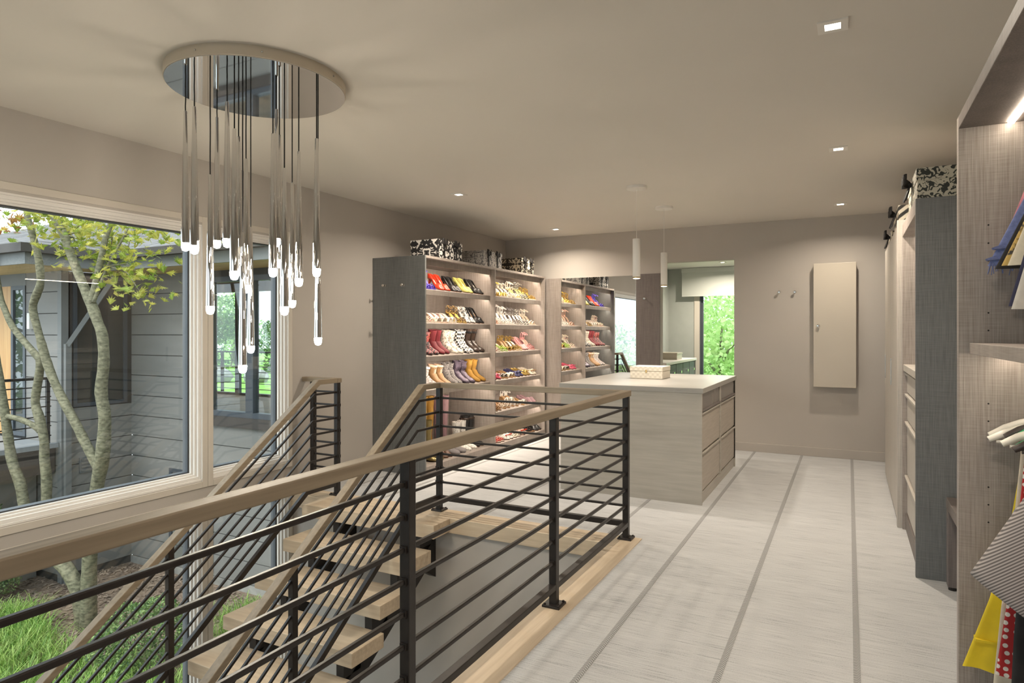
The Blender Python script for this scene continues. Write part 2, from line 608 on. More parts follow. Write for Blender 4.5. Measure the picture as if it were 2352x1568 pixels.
# left wall with two tiers of windows
WT = 0.17
X0 = LX - WT
Y1a, Y1b, Y2a, Y2b = -0.85, 3.235, 3.292, 4.07
ZU0, ZU1, ZL0, ZL1 = 0.287, 2.20, -2.45, 0.10
struct('wall_left', [(X0, LX, NY, Y1a, LOW, CZ), (X0, LX, Y2b, BY + 0.12, LOW, CZ),
                     (X0, LX, Y1a, Y2b, ZU1, CZ), (X0, LX, Y1a, Y2b, ZL1, ZU0), (X0, LX, Y1a, Y2b, LOW, ZL0),
                     (X0, LX, Y1b, Y2a, ZL0, ZL1), (X0, LX, Y1b, Y2a, ZU0, ZU1)], 'wall_paint')
struct('wall_right', [(RX_, RX_ + 0.15, NY, BY, 0, CZ)], 'wall_paint')
SW = (-3.7, 0.0, 0.35, 2.35)      # daylight window in the wall behind the camera
struct('wall_front', [(LX, SW[0], NY - 0.15, NY, -0.3, CZ), (SW[1], RX_, NY - 0.15, NY, -0.3, CZ), (SW[0], SW[1], NY - 0.15, NY, -0.3, SW[2]), (SW[0], SW[1], NY - 0.15, NY, SW[3], CZ)], 'wall_paint')
w = MB().frame('y', NY - 0.13, NY + 0.01, SW[0], SW[1], SW[2], SW[3], 0.06)
w.box(-1.90, -1.80, NY - 0.13, NY, SW[2] + 0.06, SW[3] - 0.06)
o = obj('window_6', w, 'frame_paint')
tag(o, kind='structure')
obj('pane', MB().box(SW[0] + 0.05, -1.89, NY - 0.07, NY - 0.064, SW[2] + 0.05, SW[3] - 0.05), 'window_glass', o)
obj('pane', MB().box(-1.81, SW[1] - 0.05, NY - 0.07, NY - 0.064, SW[2] + 0.05, SW[3] - 0.05), 'window_glass', o)
DX0, DX1, DZ = -2.09, -1.208, 2.264
struct('wall_back', [(LX, DX0, BY, BY + 0.12, 0, CZ), (DX1, RX_, BY, BY + 0.12, 0, CZ),
                     (DX0, DX1, BY, BY + 0.12, DZ, CZ)], 'wall_paint')
o = boxes('baseboard_back', [(DX1 + 0.002, 0.35, BY - 0.014, BY, 0, 0.10)], 'wall_paint', bevel=0.003)
tag(o, kind='structure')
o = boxes('baseboard_left', [(LX, LX + 0.014, 4.29, 5.16, 0, 0.10)], 'wall_paint', bevel=0.003)
tag(o, kind='structure')


def window(n, ya, yb, za, zb):
    w = MB()
    w.frame('x', X0, LX - 0.002, ya, yb, za, zb, 0.012)
    o = obj('window_%d' % n, w, 'frame_paint')
    tag(o, kind='structure')
    c = MB()
    c.frame('x', LX, LX + 0.010, ya - 0.027, yb + 0.027, za - 0.05, zb + 0.06, 0.045)
    obj('casing', c, 'trim_paint', o, bevel=0.002)
    for i, (x0, x1, w0) in enumerate(((LX - 0.040, LX - 0.018, 0.022), (LX - 0.062, LX - 0.042, 0.036), (LX - 0.085, LX - 0.066, 0.048))):
        s = MB()
        s.frame('x', x0, x1, ya + 0.012, yb - 0.012, za + 0.012, zb - 0.012, w0)
        obj('frame_step', s, 'frame_paint', o, bevel=0.0015)
    g = MB()
    g.frame('x', LX - 0.094, LX - 0.087, ya + 0.055, yb - 0.055, za + 0.055, zb - 0.055, 0.008)
    obj('gasket', g, 'frame_gasket', o)
    s = MB()
    s.frame('x', LX - 0.150, LX - 0.094, ya + 0.012, yb - 0.012, za + 0.012, zb - 0.012, 0.055)
    obj('sash', s, 'exterior_frame', o)
    p = MB()
    p.box(LX - 0.112, LX - 0.106, ya + 0.05, yb - 0.05, za + 0.05, zb - 0.05)
    obj('pane', p, 'window_glass', o)


window(1, Y1a, Y1b, ZU0, ZU1)
window(2, Y2a, Y2b, ZU0, ZU1)
window(3, Y1a, Y1b, ZL0, ZL1)
window(4, Y2a, Y2b, ZL0, ZL1)

# ================================================================== bathroom behind the doorway
BX0, BX1, BB, BC = -2.72, -0.6, 11.0, 2.46
struct('floor_bathroom', [(BX0, BX1, BY, BB, -0.05, 0.0)], 'stone')
struct('ceiling_bathroom', [(BX0, BX1, BY + 0.12, BB + 0.12, BC, BC + 0.1)], 'white_satin')
struct('wall_bathroom_left', [(BX0 - 0.1, BX0, BY + 0.12, BB + 0.12, 0, BC)], 'bath_paint')
struct('wall_bathroom_right', [(BX1, BX1 + 0.1, BY + 0.12, BB + 0.12, 0, BC)], 'bath_paint')
struct('wall_bathroom_back', [(BX0, -2.20, BB, BB + 0.12, 0, BC), (-1.05, BX1, BB, BB + 0.12, 0, BC),
                              (-2.20, -1.05, BB, BB + 0.12, 2.10, BC), (-2.20, -1.05, BB, BB + 0.12, 0, 0.25)], 'bath_paint')
w = MB().frame('y', BB - 0.01, BB + 0.11, -2.20, -1.05, 0.25, 2.10, 0.02)
o = obj('window_5', w, 'exterior_frame')
tag(o, kind='structure')
obj('sash', MB().frame('y', BB + 0.03, BB + 0.07, -2.18, -1.07, 0.27, 2.08, 0.03), 'exterior_frame', o)
obj('pane', MB().box(-2.15, -1.10, BB + 0.045, BB + 0.051, 0.30, 2.05), 'window_glass', o)
o = boxes('window_casing_bathroom', [(-2.29, -2.20, BB - 0.012, BB, 0.2, 2.2)], 'trim_paint', bevel=0.002)
tag(o, kind='structure'); o.name = 'trim_3'
# roller shade
t = thing('roller_shade', 'pale grey fabric roller shade above the bathroom window', 'shade', (-1.7, 10.9, 1.98))
mat('shade_cloth', (0.55, 0.57, 0.53), 0.9, var=0.03, scale=(200, 200, 200))
boxes('cassette', [(-2.47, -0.8, 10.86, 10.985, 2.38, 2.456)], 'shade_cloth', t, 0.004)
boxes('cloth', [(-2.47, -0.8, 10.885, 10.889, 2.0, 2.38)], 'shade_cloth', t)
boxes('hem_bar', [(-2.47, -0.8, 10.880, 10.894, 1.985, 2.003)], 'shade_cloth', t, 0.003)
# vanity with square knobs
t = thing('vanity_cabinet', 'grey bathroom vanity with square knobs seen through the doorway', 'vanity', (-2.4, 9.2, 0))
boxes('carcass', [(-2.70, -2.13, 8.35, 10.17, 0.10, 0.965)], 'linen_laminate_grey', t)
boxes('toe_kick', [(-2.70, -2.20, 8.35, 10.17, 0.0, 0.10)], 'gap_dark', t)
boxes('counter', [(-2.715, -2.085, 8.32, 10.19, 0.965, 1.0)], 'white_satin', t, 0.003)
boxes('end_panel', [(-2.70, -2.095, 10.17, 10.19, 0.0, 0.965)], 'white_satin', t, 0.002)
for i in range(4):
    y = 8.75 + 0.417 * i
    d = boxes('door', [(-2.13, -2.11, y - 0.2, y + 0.2, 0.12, 0.955)], 'linen_laminate_grey', t, 0.002)
    k = boxes('knob', [(-2.11, -2.088, y - 0.004, y + 0.004, 0.836, 0.844), (-2.090, -2.082, y - 0.017, y + 0.017, 0.823, 0.857)], 'chrome', d, 0.001)
o = boxes('vanity_mirror', [(BX0 + 0.001, BX0 + 0.012, 8.35, 10.1, 1.12, 2.1)], 'mirror_silver')
tag(o, 'wall mirror above the bathroom vanity', 'mirror')
t = thing('storage_box', 'pale box with glassy end standing on the bathroom vanity', 'box', (-2.4, 9.4, 1.0))
boxes('box_body', [(-2.60, -2.18, 9.30, 9.62, 1.0, 1.075)], 'cream_lacquer', t, 0.003)
boxes('box_lid', [(-2.605, -2.175, 9.295, 9.625, 1.076, 1.10)], 'cream_lacquer', t, 0.003)
t = thing('faucet', 'slim chrome faucet above the bathroom vanity', 'faucet', (-2.62, 8.9, 1.0))
obj('spout', MB().tube([(-2.66, 8.9, 1.0), (-2.66, 8.9, 1.2), (-2.62, 8.9, 1.225), (-2.5, 8.9, 1.22)], 0.011, 10).mesh('spout', True), 'chrome', t)
obj('lever', MB().tube([(-2.66, 8.9, 1.225), (-2.66, 8.84, 1.25)], 0.006, 8).mesh('lever', True), 'chrome', t)


def downlight(x, y, z, label, group, r=0.058, power=DOWNLIGHT_W, spread=2.6):
    t = thing('recessed_downlight', label, 'ceiling light', (x, y, z), group)
    f = MB().frame('y', 0, 1, 0, 1, 0, 1, 0.1)
    f = MB()
    # square trim ring just proud of the ceiling
    q, s = r, r * 0.52
    f.box(x - q, x + q, y - q, y - s, z - 0.006, z).box(x - q, x + q, y + s, y + q, z - 0.006, z)
    f.box(x - q, x - s, y - s, y + s, z - 0.006, z).box(x + s, x + q, y - s, y + s, z - 0.006, z)
    obj('trim_ring', f, 'white_satin', t)
    obj('lens', MB().box(x - s, x + s, y - s, y + s, z - 0.003, z - 0.001), 'lamp_glow', t)
    L = bpy.data.lights.new('downlight', 'AREA')
    L.shape = 'SQUARE'
    L.size = 2 * s * 0.95
    L.energy = power
    L.spread = spread
    L.color = (1.0, 0.88, 0.73)
    lo = bpy.data.objects.new('downlight_lamp', L)
    COL.objects.link(lo)
    lo.parent = t
    lo.location = (0, 0, -0.008)
    return t


G = 'square recessed downlights'
downlight(-0.06, 3.03, CZ, 'largest square recessed downlight, top right of the ceiling', G, power=12.0)
downlight(-0.065, 5.08, CZ, 'middle of three square downlights in the right ceiling row', G)
downlight(-0.075, 7.29, CZ, 'square downlight nearest the back wall in the right ceiling row', G, power=12.0)
downlight(-3.23, 5.13, CZ, 'nearer square downlight in front of the shoe cabinet', G, power=17.0)
downlight(-3.25, 7.43, CZ, 'farther square downlight in front of the shoe cabinet', G, power=17.0)
downlight(-0.06, 0.9, CZ, 'square downlight of the right row closest to the camera', G, power=9.0)
downlight(-1.7, 10.2, BC, 'small downlight in the bathroom ceiling', G, 0.05, 30.0, 2.8)

# ================================================================== railings and stairs
RZ = 1.005          # top of the handrail
BAR_Z = [0.884, 0.774, 0.664, 0.556, 0.447, 0.337, 0.227]
BOT = 0.105


me_bolt = MB().lathe([(0.007, 0.010), (0.007, 0.017), (0.0045, 0.019)], (0, 0, 0), 8).mesh('bolt')


def post(x, y, z0, z1, parent, plate=True, material='bronze_steel'):
    p = boxes('post', [(x - 0.02, x + 0.02, y - 0.02, y + 0.02, z0, z1)], material, parent, 0.003)
    if plate:
        q = MB().box(x - 0.048, x + 0.048, y - 0.048, y + 0.048, z0 - 0.002, z0 + 0.012)
        obj('base_plate', q, material, p, bevel=0.003)
        for sx in (-1, 1):
            for sy in (-1, 1):
                obj('bolt', me_bolt, material, p, loc=(x + sx * 0.036, y + sy * 0.036, z0))
    return p


me_collar = {'y': MB().box(-0.012, 0.012, -0.005, 0.005, -0.012, 0.012).mesh('bar_collar'),
             'x': MB().box(-0.005, 0.005, -0.012, 0.012, -0.012, 0.012).mesh('bar_collar')}


def collars(x, y, zs, parent, ax):
    r = Vector(parent.parent.location)
    for z in zs:
        for s in (-1, 1):
            p = Vector((x, y + s * 0.025, z)) if ax == 'y' else Vector((x + s * 0.025, y, z))
            obj("bar_collar", me_collar[ax], "bronze_steel", parent, loc=p)


RXC, FYC, PXC = -1.335, 4.235, -2.845     # centre lines: long guard, short guard, stair side
SL = 0.7300                                # stair pitch
t = thing('stair_guard_railing', 'dark steel guard railing with pale oak handrail wrapping the stair opening', 'railing', (RXC, FYC, 0))
for y in (4.235, 3.03, 1.795, 0.56, -0.68):
    p = post(RXC, y, 0.006, RZ - 0.04, t)
    collars(RXC, y, BAR_Z, p, 'y')
for z in BAR_Z:
    obj('bar', MB().bar((RXC, -0.9, z), (RXC, FYC, z), 0.016, 0.016), 'bronze_steel', t, bevel=0.003)
obj('bottom_bar', MB().bar((RXC, -0.9, BOT), (RXC, FYC, BOT), 0.038, 0.03), 'bronze_steel', t, bevel=0.003)
# short guard and its corner post
p = post(PXC, FYC, 0.006, RZ - 0.04, t)
collars(PXC, FYC, BAR_Z, p, 'x')
for z in BAR_Z:
    obj('bar', MB().bar((PXC, FYC, z), (RXC, FYC, z), 0.016, 0.016, (0, 0, 1)), 'bronze_steel', t, bevel=0.003)
obj('bottom_bar', MB().bar((PXC, FYC, BOT), (RXC, FYC, BOT), 0.03, 0.038), 'bronze_steel', t, bevel=0.003)


def rail_profile(pts, w=0.056, h=0.04):
    """mitred rectangular handrail along points in the plane x = const (list of (x, y, z top))"""
    rings = []
    for i, (x, y, z) in enumerate(pts):
        rings.append([(x - w / 2, y, z - h), (x + w / 2, y, z - h), (x + w / 2, y, z), (x - w / 2, y, z)])
    return MB().loft(rings)


YB = 3.99    # where the rail starts to fall
YE = 0.4
obj('handrail', rail_profile([(RXC, -0.95, RZ), (RXC, FYC + 0.03, RZ)]), 'oak_rail', t, bevel=0.004)
obj('handrail', MB().box(PXC - 0.028, RXC - 0.028, FYC - 0.028, FYC + 0.028, RZ - 0.04, RZ - 0.0005), 'oak_rail_cross', t, bevel=0.004)
h2 = 0.04 / math.cos(math.atan(SL))


def slope_rail(x, y0, parent, mt='oak_rail'):
    m = MB()
    w = 0.028
    r = [[(x - w, y0, RZ - 0.04), (x + w, y0, RZ - 0.04), (x + w, y0, RZ), (x - w, y0, RZ)],
         [(x - w, YB + 0.02, RZ - 0.04), (x + w, YB + 0.02, RZ - 0.04), (x + w, YB, RZ), (x - w, YB, RZ)]]
    ze = RZ - (YB - YE) * SL
    r.append([(x - w, YE, ze - h2), (x + w, YE, ze - h2), (x + w, YE, ze), (x - w, YE, ze)])
    return obj('handrail', m.loft(r), mt, parent, bevel=0.004)


def slope_bars(x, y0, parent):
    """bars: short level piece, then down the stair"""
    yb = YB - 0.02
    for i, z in enumerate(BAR_Z + [BOT]):
        last = i == 7
        w, h = (0.03, 0.045) if last else (0.016, 0.016)
        yk = yb - 0.012 * i
        ye = YE + 0.0
        pts = [(x, y0, z), (x, yk, z), (x, ye, z - (yk - ye) * SL)]
        rings = []
        for j, (px, py, pz) in enumerate(pts):
            hh = h if j == 0 else h / math.cos(math.atan(SL)) if j == 2 else h * 1.08
            rings.append([(px - w / 2, py, pz - hh / 2), (px + w / 2, py, pz - hh / 2), (px + w / 2, py, pz + hh / 2), (px - w / 2, py, pz + hh / 2)])
        obj('bottom_bar' if last else 'bar', MB().loft(rings), 'bronze_steel', parent, bevel=0.002)


slope_rail(PXC, FYC - 0.028, t)
slope_bars(PXC, FYC, t)


def tread_z(y):
    return -0.19 * math.floor((3.872 - y) / 0.27 + 1.0) if y < 3.872 else 0.0


for y in (2.73, 1.5):
    zt = RZ - (YB - y) * SL - h2
    p = post(PXC, y, tread_z(y) + 0.004, zt + 0.01, t, plate=True)

PL = -3.895
t = thing('stair_railing', 'wall side stair railing with pale oak handrail below the windows', 'railing', (PL, FYC, 0))
p = post(PL, FYC, 0.006, RZ - 0.04, t)
collars(PL, FYC, BAR_Z, p, 'x')
p = post(-4.17, FYC - 0.0, 0.006, RZ - 0.04, t)
for z in BAR_Z + [BOT]:
    obj('bar', MB().bar((-4.17, FYC, z), (PL, FYC, z), 0.016, 0.016), 'bronze_steel', t, bevel=0.003)
obj('handrail', MB().box(-4.28, PL + 0.028, FYC - 0.028, FYC + 0.028, RZ - 0.04, RZ - 0.0005), 'oak_rail_cross', t, bevel=0.004)
slope_rail(PL, FYC - 0.028, t)
slope_bars(PL, FYC, t)
for y in (2.69, 1.45):
    zt = RZ - (YB - y) * SL - h2
    post(PL, y, tread_z(y) - 0.11, zt + 0.01, t, plate=False)

# staircase
t = thing('staircase', 'open riser staircase with thick pale oak treads on black steel stringers', 'staircase', (-3.25, 1.7, LOW))
TX0, TX1 = -3.86, -2.70
boxes('tread', [(TX0 - 0.08, -2.65, 3.872, 4.079, -0.095, 0.004)], 'oak_pale_cross', t, 0.004)
me_t = MB().box(TX0, TX1, 0, 0.31, -0.095, 0).mesh('tread')
me_b = MB().box(-0.03, 0.03, 0, 0.16, -0.20, -0.095).mesh('tread_bracket')
SX = (TX0 + 0.25, TX1 - 0.13)
for k in range(1, 15):
    y, z = 3.872 - 0.27 * k, -0.19 * k
    tr = obj('tread', me_t, 'oak_pale_cross', t, loc=(3.25, y - 1.7, z - LOW), bevel=0.004)
for k in range(0, 14):
    y, z = 3.872 - 0.27 * k, -0.19 * k
    for x in SX:
        obj('tread_bracket', me_b, 'black_steel', t, loc=(x + 3.25, y + 0.04 - 1.7, z - LOW))
for x in SX:
    # flat steel stringer below the treads
    s = 0.19 / 0.27
    y0 = 3.95
    zt = lambda y: -0.125 - 0.19 - (3.872 - y) * s + 0.10
    zb = lambda y: zt(y) - 0.25
    yl = 3.872 - 0.27 * 13.6
    poly = [(4.118, -0.16), (4.118, -0.47), (3.98, zb(3.98)), (yl, LOW + 0.002), (yl - 0.05, LOW + 0.12)]
    obj('stringer', MB().prism(poly, 'x', x - 0.03, x + 0.03), 'black_steel', t)

# ================================================================== shoe cabinet along the left wall
CXF, CY0, CY1, CTOP = -3.64, 5.17, 7.965, 2.147
DIV = 6.575
TILT = math.radians(11)
TT = math.tan(TILT)
SHF = -3.70                    # front edge of the tilted shelves
t = thing('shoe_cabinet', 'tall taupe linen laminate shoe cabinet with two lit bays of slanted shelves', 'cabinet', (-3.95, 6.57, 0))
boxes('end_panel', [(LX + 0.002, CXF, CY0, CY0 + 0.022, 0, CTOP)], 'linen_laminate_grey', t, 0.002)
boxes('end_panel', [(LX + 0.002, CXF, CY1 - 0.022, CY1, 0, CTOP)], 'linen_laminate', t, 0.002)
boxes('divider', [(LX + 0.02, CXF, DIV - 0.011, DIV + 0.011, 0.09, CTOP - 0.026)], 'linen_laminate', t, 0.001)
boxes('top_panel', [(LX + 0.002, CXF, CY0 + 0.022, CY1 - 0.022, CTOP - 0.026, CTOP)], 'linen_laminate', t, 0.002)
boxes('back_panel', [(LX + 0.004, LX + 0.018, CY0 + 0.022, CY1 - 0.022, 0.0, CTOP - 0.026)], 'linen_laminate', t)
boxes('base', [(LX + 0.02, CXF, CY0 + 0.022, CY1 - 0.022, 0.0, 0.085)], 'linen_laminate', t, 0.002)
BAYS = {'near': (CY0 + 0.022, DIV - 0.011), 'far': (DIV + 0.011, CY1 - 0.022)}
SHELF_Z = {'near': [1.82, 1.485, 1.155, 0.82], 'far': [1.82, 1.485, 1.155, 0.82, 0.445]}
for bay, (ya, yb) in BAYS.items():
    for i, z in enumerate(SHELF_Z[bay]):
        # tilted board with a square front lip
        pr = [(SHF, z), (SHF, z - 0.052), (SHF - 0.02, z - 0.052), (SHF - 0.026, z - 0.024), (LX + 0.02, z - 0.024 + (SHF - 0.026 - LX - 0.02) * TT), (LX + 0.02, z + (SHF - LX - 0.02) * TT)]
        s = obj('shelf', MB().prism(pr, 'y', ya + 0.001, yb - 0.001), 'linen_laminate', t, bevel=0.0015)
        obj('led_strip', MB().box(SHF - 0.036, SHF - 0.026, ya + 0.03, yb - 0.03, z - 0.034, z - 0.026), 'led_glow', s)
    v = boxes('valance', [(SHF - 0.015, SHF, ya, yb, CTOP - 0.085, CTOP - 0.0262)], 'linen_laminate', t, 0.001)
    obj('led_strip', MB().box(SHF - 0.030, SHF - 0.018, ya + 0.03, yb - 0.03, CTOP - 0.048, CTOP - 0.038), 'led_glow', v)


def hook(x, y, z, label, ax='y', s=-1, material='brushed_nickel'):
    """small round wall peg pointing out along an axis"""
    t = thing('wall_hook', label, 'hook', (x, y, z), 'small metal wall hooks')
    a = MB().lathe([(0.010, 0), (0.010, 0.006), (0.005, 0.008), (0.005, 0.034)], (0, 0, 0), 14).mesh('stem', True)
    k = MB().lathe([(0.005, 0.034), (0.015, 0.038), (0.016, 0.044), (0.012, 0.050), (0.0, 0.0505)], (0, 0, 0), 16).mesh('knob', True)
    rot = (PI / 2, 0, 0) if ax == 'y' else (0, PI / 2, 0)
    obj('stem', a, material, t, loc=(0, 0, 0), rot=rot)
    obj('knob', k, material, t, loc=(0, 0, 0), rot=rot)


hook(-4.12, CY0, 1.862, 'left of two metal hooks on the shoe cabinet end panel')
hook(-3.89, CY0, 1.860, 'right of two metal hooks on the shoe cabinet end panel')
hook(-0.71, BY, 1.857, 'left of two metal hooks beside the white wall cabinet')
hook(-0.545, BY, 1.855, 'right of two metal hooks beside the white wall cabinet')
hook(-2.28, BY - 0.022, 1.82, 'metal hook on the brown panel beside the doorway')

# ------------------------------------------------------------------ mirror wall
o = boxes('wall_panel', [(CXF - 0.015, -3.432, BY - 0.022, BY, 0, 2.12)], 'linen_laminate', bevel=0.001)
tag(o, 'taupe linen laminate panel between shoe cabinet and tall mirror', 'panel')
t = thing('wall_mirror', 'tall frameless mirror on the back wall reflecting the shoe shelves', 'mirror', (-2.91, BY, 0))
boxes('glass', [(-3.428, -2.402, BY - 0.014, BY - 0.006, 0.02, 2.118)], 'mirror_silver', t)
boxes('backing', [(-3.428, -2.402, BY - 0.006, BY, 0.02, 2.118)], 'gap_dark', t)
boxes('edge_trim', [(-3.432, -3.428, BY - 0.018, BY, 0.0, 2.12), (-2.402, -2.397, BY - 0.018, BY, 0.0, 2.12)], 'brushed_nickel', t)
o = boxes('wall_panel', [(-2.396, DX0 - 0.002, BY - 0.022, BY, 0, 2.132)], 'linen_laminate_dark', bevel=0.001)
tag(o, 'dark brown laminate panel between mirror and bathroom doorway', 'panel')

# ------------------------------------------------------------------ ironing-board cabinet
t = thing('ironing_cabinet', 'flat cream wall cabinet with a small knob on the back wall', 'cabinet', (-0.138, BY, 0.79))
boxes('body', [(-0.346, 0.069, BY - 0.085, BY - 0.001, 0.793, 2.155)], 'cream_lacquer', t, 0.003)
boxes('door', [(-0.349, 0.072, BY - 0.108, BY - 0.088, 0.790, 2.158)], 'cream_lacquer', t, 0.003)
obj('knob', MB().lathe([(0.008, 0), (0.008, 0.014), (0.018, 0.018), (0.018, 0.026), (0.010, 0.028)], (0, 0, 0), 16).mesh('knob', True), 'chrome',
    t, loc=(-0.302 + 0.138, -0.108, 1.468 - 0.79), rot=(PI / 2, 0, 0))

# ------------------------------------------------------------------ island
t = thing('closet_island', 'large pale taupe closet island with drawers on its right side', 'island', (-1.67, 6.2, 0))
IX0, IX1, IY0, IY1, IZ = -2.285, -1.05, 5.335, 7.06, 0.945
mat('island_side', (0.40, 0.365, 0.31), 0.45, col2=(0.49, 0.455, 0.395), scale=(3, 3, 40), sharp=(0.25, 0.75))
mat('island_drawer', (0.385, 0.335, 0.28), 0.5, col2=(0.47, 0.415, 0.35), scale=(4, 4, 60), sharp=(0.25, 0.75))
mat('island_top', (0.35, 0.33, 0.295), 0.35, var=0.04, scale=(3, 30, 3))
mat('island_glass_front', (0.17, 0.15, 0.135), 0.25, var=0.05, scale=(3, 30, 3))
boxes('carcass', [(IX0 + 0.02, IX1 - 0.022, IY0 + 0.02, IY1 - 0.02, 0.09, IZ - 0.042)], 'island_side', t)
boxes('end_panel', [(IX0, IX1, IY0, IY0 + 0.02, 0.0, IZ - 0.042)], 'island_side', t, 0.002)
boxes('end_panel', [(IX0, IX1, IY1 - 0.02, IY1, 0.0, IZ - 0.042)], 'island_side', t, 0.002)
boxes('side_panel', [(IX0, IX0 + 0.02, IY0 + 0.02, IY1 - 0.02, 0.0, IZ - 0.042)], 'island_side', t, 0.002)
boxes('toe_kick', [(IX0 + 0.03, IX1 - 0.012, IY0 + 0.02, IY1 - 0.02, 0.0, 0.09)], 'island_side', t)
boxes('countertop', [(IX0 - 0.012, IX1 + 0.012, IY0 - 0.012, IY1 + 0.012, IZ - 0.042, IZ)], 'island_top', t, 0.003)
ym = (IY0 + IY1) / 2
for ya, yb in ((IY0 + 0.02, ym - 0.02), (ym + 0.02, IY1 - 0.02)):
    boxes('stile', [(IX1 - 0.022, IX1, yb, yb + 0.02, 0.09, IZ - 0.042)], 'island_side', t, 0.001)
    for z0, z1, top in ((0.105, 0.41, 0), (0.43, 0.735, 0), (0.755, 0.895, 1)):
        d = boxes('drawer', [(IX1 - 0.022, IX1 - 0.010, ya + 0.003, yb - 0.003, z0, z1)], 'island_glass_front' if top else 'island_drawer', t, 0.0015)
        boxes('finger_pull', [(IX1 - 0.010, IX1 + 0.004, ya + 0.003, yb - 0.003, z0 - 0.004 if top else z1 - 0.004, z0 + 0.010 if top else z1 + 0.008)], 'island_side' if not top else 'linen_laminate_dark', d, 0.001)
boxes('stile', [(IX1 - 0.022, IX1, ym, ym + 0.02, 0.09, IZ - 0.042)], 'island_side', t, 0.001)

t = thing('jewelry_box', 'cream embossed jewelry box on the island countertop', 'box', (-1.74, 6.32, IZ), rot=(0, 0, 0.0))
boxes('body', [(-1.905, -1.585, 6.17, 6.47, IZ + 0.001, IZ + 0.072)], 'embossed_cream', t, 0.004)
boxes('lid', [(-1.908, -1.582, 6.167, 6.473, IZ + 0.074, IZ + 0.118)], 'embossed_cream', t, 0.004)
boxes('clasp', [(-1.75, -1.735, 6.161, 6.167, IZ + 0.06, IZ + 0.088)], 'brass', t, 0.001)


def island_pendant(x, y, zt, zb, label):
    t = thing('pendant_lamp', label, 'pendant light', (x, y, zb), 'white cylinder pendants above the island')
    obj('ceiling_canopy', MB().lathe([(0.088, CZ), (0.088, CZ - 0.022), (0.084, CZ - 0.026), (0, CZ - 0.026)], (x, y, 0), 32).mesh('c', True, 30), 'white_satin', t)
    obj('cord', MB().tube([(x, y, CZ - 0.026), (x, y, zt)], 0.0022, 8), 'white_satin', t)
    obj('shade', MB().lathe([(0.004, zt + 0.002), (0.032, zt), (0.0335, zt - 0.003), (0.0335, zb + 0.018), (0.030, zb + 0.018), (0.030, zb + 0.03)], (x, y, 0), 28).mesh('s', True, 40), 'white_satin', t)
    obj('brass_ring', MB().lathe([(0.0335, zb + 0.017), (0.0345, zb + 0.016), (0.0345, zb + 0.006), (0.030, zb + 0.005), (0.030, zb + 0.017)], (x, y, 0), 28).mesh('r', True, 40), 'brass', t)
    obj('diffuser', MB().lathe([(0.0298, zb + 0.012), (0.0298, zb + 0.004), (0.015, zb), (0, zb - 0.001)], (x, y, 0), 24).mesh('d', True), 'lamp_glow', t)
    L = bpy.data.lights.new('pendant', 'AREA')
    L.shape = 'DISK'
    L.size = 0.045
    L.energy = 5.5
    L.spread = 1.9
    L.color = (1.0, 0.90, 0.79)
    lo = bpy.data.objects.new('pendant_lamp_light', L)
    COL.objects.link(lo)
    lo.parent = t
    lo.location = (0, 0, -0.004)


island_pendant(-1.664, 5.581, 2.222, 1.868, 'nearer white cylinder pendant hanging over the island')
island_pendant(-1.686, 6.625, 2.214, 1.864, 'farther white cylinder pendant hanging over the island')

# ------------------------------------------------------------------ patterned boxes on the cabinets


def bow(x, y, z, parent, s=1.0, ax='y'):
    m = MB()
    for sg in (-1, 1):
        for a in (0.35, 0.9):
            p, q = [], []
            n = 6
            pts = []
            for i in range(n + 1):
                u = i / n
                rr = 0.05 * s * math.sin(PI * u)
                pts.append((sg * 0.055 * s * u * math.cos(a * 0.7), 0.012 * s * math.sin(PI * u) + 0.004, 0.05 * s * u * math.sin(a) + 0.0))
            rings = []
            for i, (a0, b0, c0) in enumerate(pts):
                wd = 0.006 + 0.016 * s * math.sin(PI * min(1, 0.15 + 0.7 * i / n))
                rings.append([(a0, b0 - 0.003, c0 - wd), (a0, b0 + 0.003, c0 - wd), (a0, b0 + 0.003, c0 + wd), (a0, b0 - 0.003, c0 + wd)])
            m.loft(rings)
        # hanging tails
        m.loft([[(sg * 0.004, 0.0, 0), (sg * 0.004 + 0.012, 0, 0), (sg * 0.004 + 0.012, 0.004, 0), (sg * 0.004, 0.004, 0)],
                [(sg * 0.03 * s, 0.01, -0.08 * s), (sg * 0.03 * s + 0.016, 0.01, -0.075 * s), (sg * 0.03 * s + 0.016, 0.014, -0.075 * s), (sg * 0.03 * s, 0.014, -0.08 * s)]])
    m.lathe([(0.0, -0.012), (0.012, -0.008), (0.012, 0.008), (0.0, 0.012)], (0, 0.006, 0), 8)
    v = []
    for (a, b, c) in m.v:
        if ax == 'x+':
            v.append((x + b, y + a, z + c))
        elif ax == 'x-':
            v.append((x - b * 1.6 - abs(a) * 0.45, y + a * 0.8, z + c))
        else:
            v.append((x + a, y - b, z + c))
    m.v = v
    return obj('bow', m, 'ribbon_black', parent)


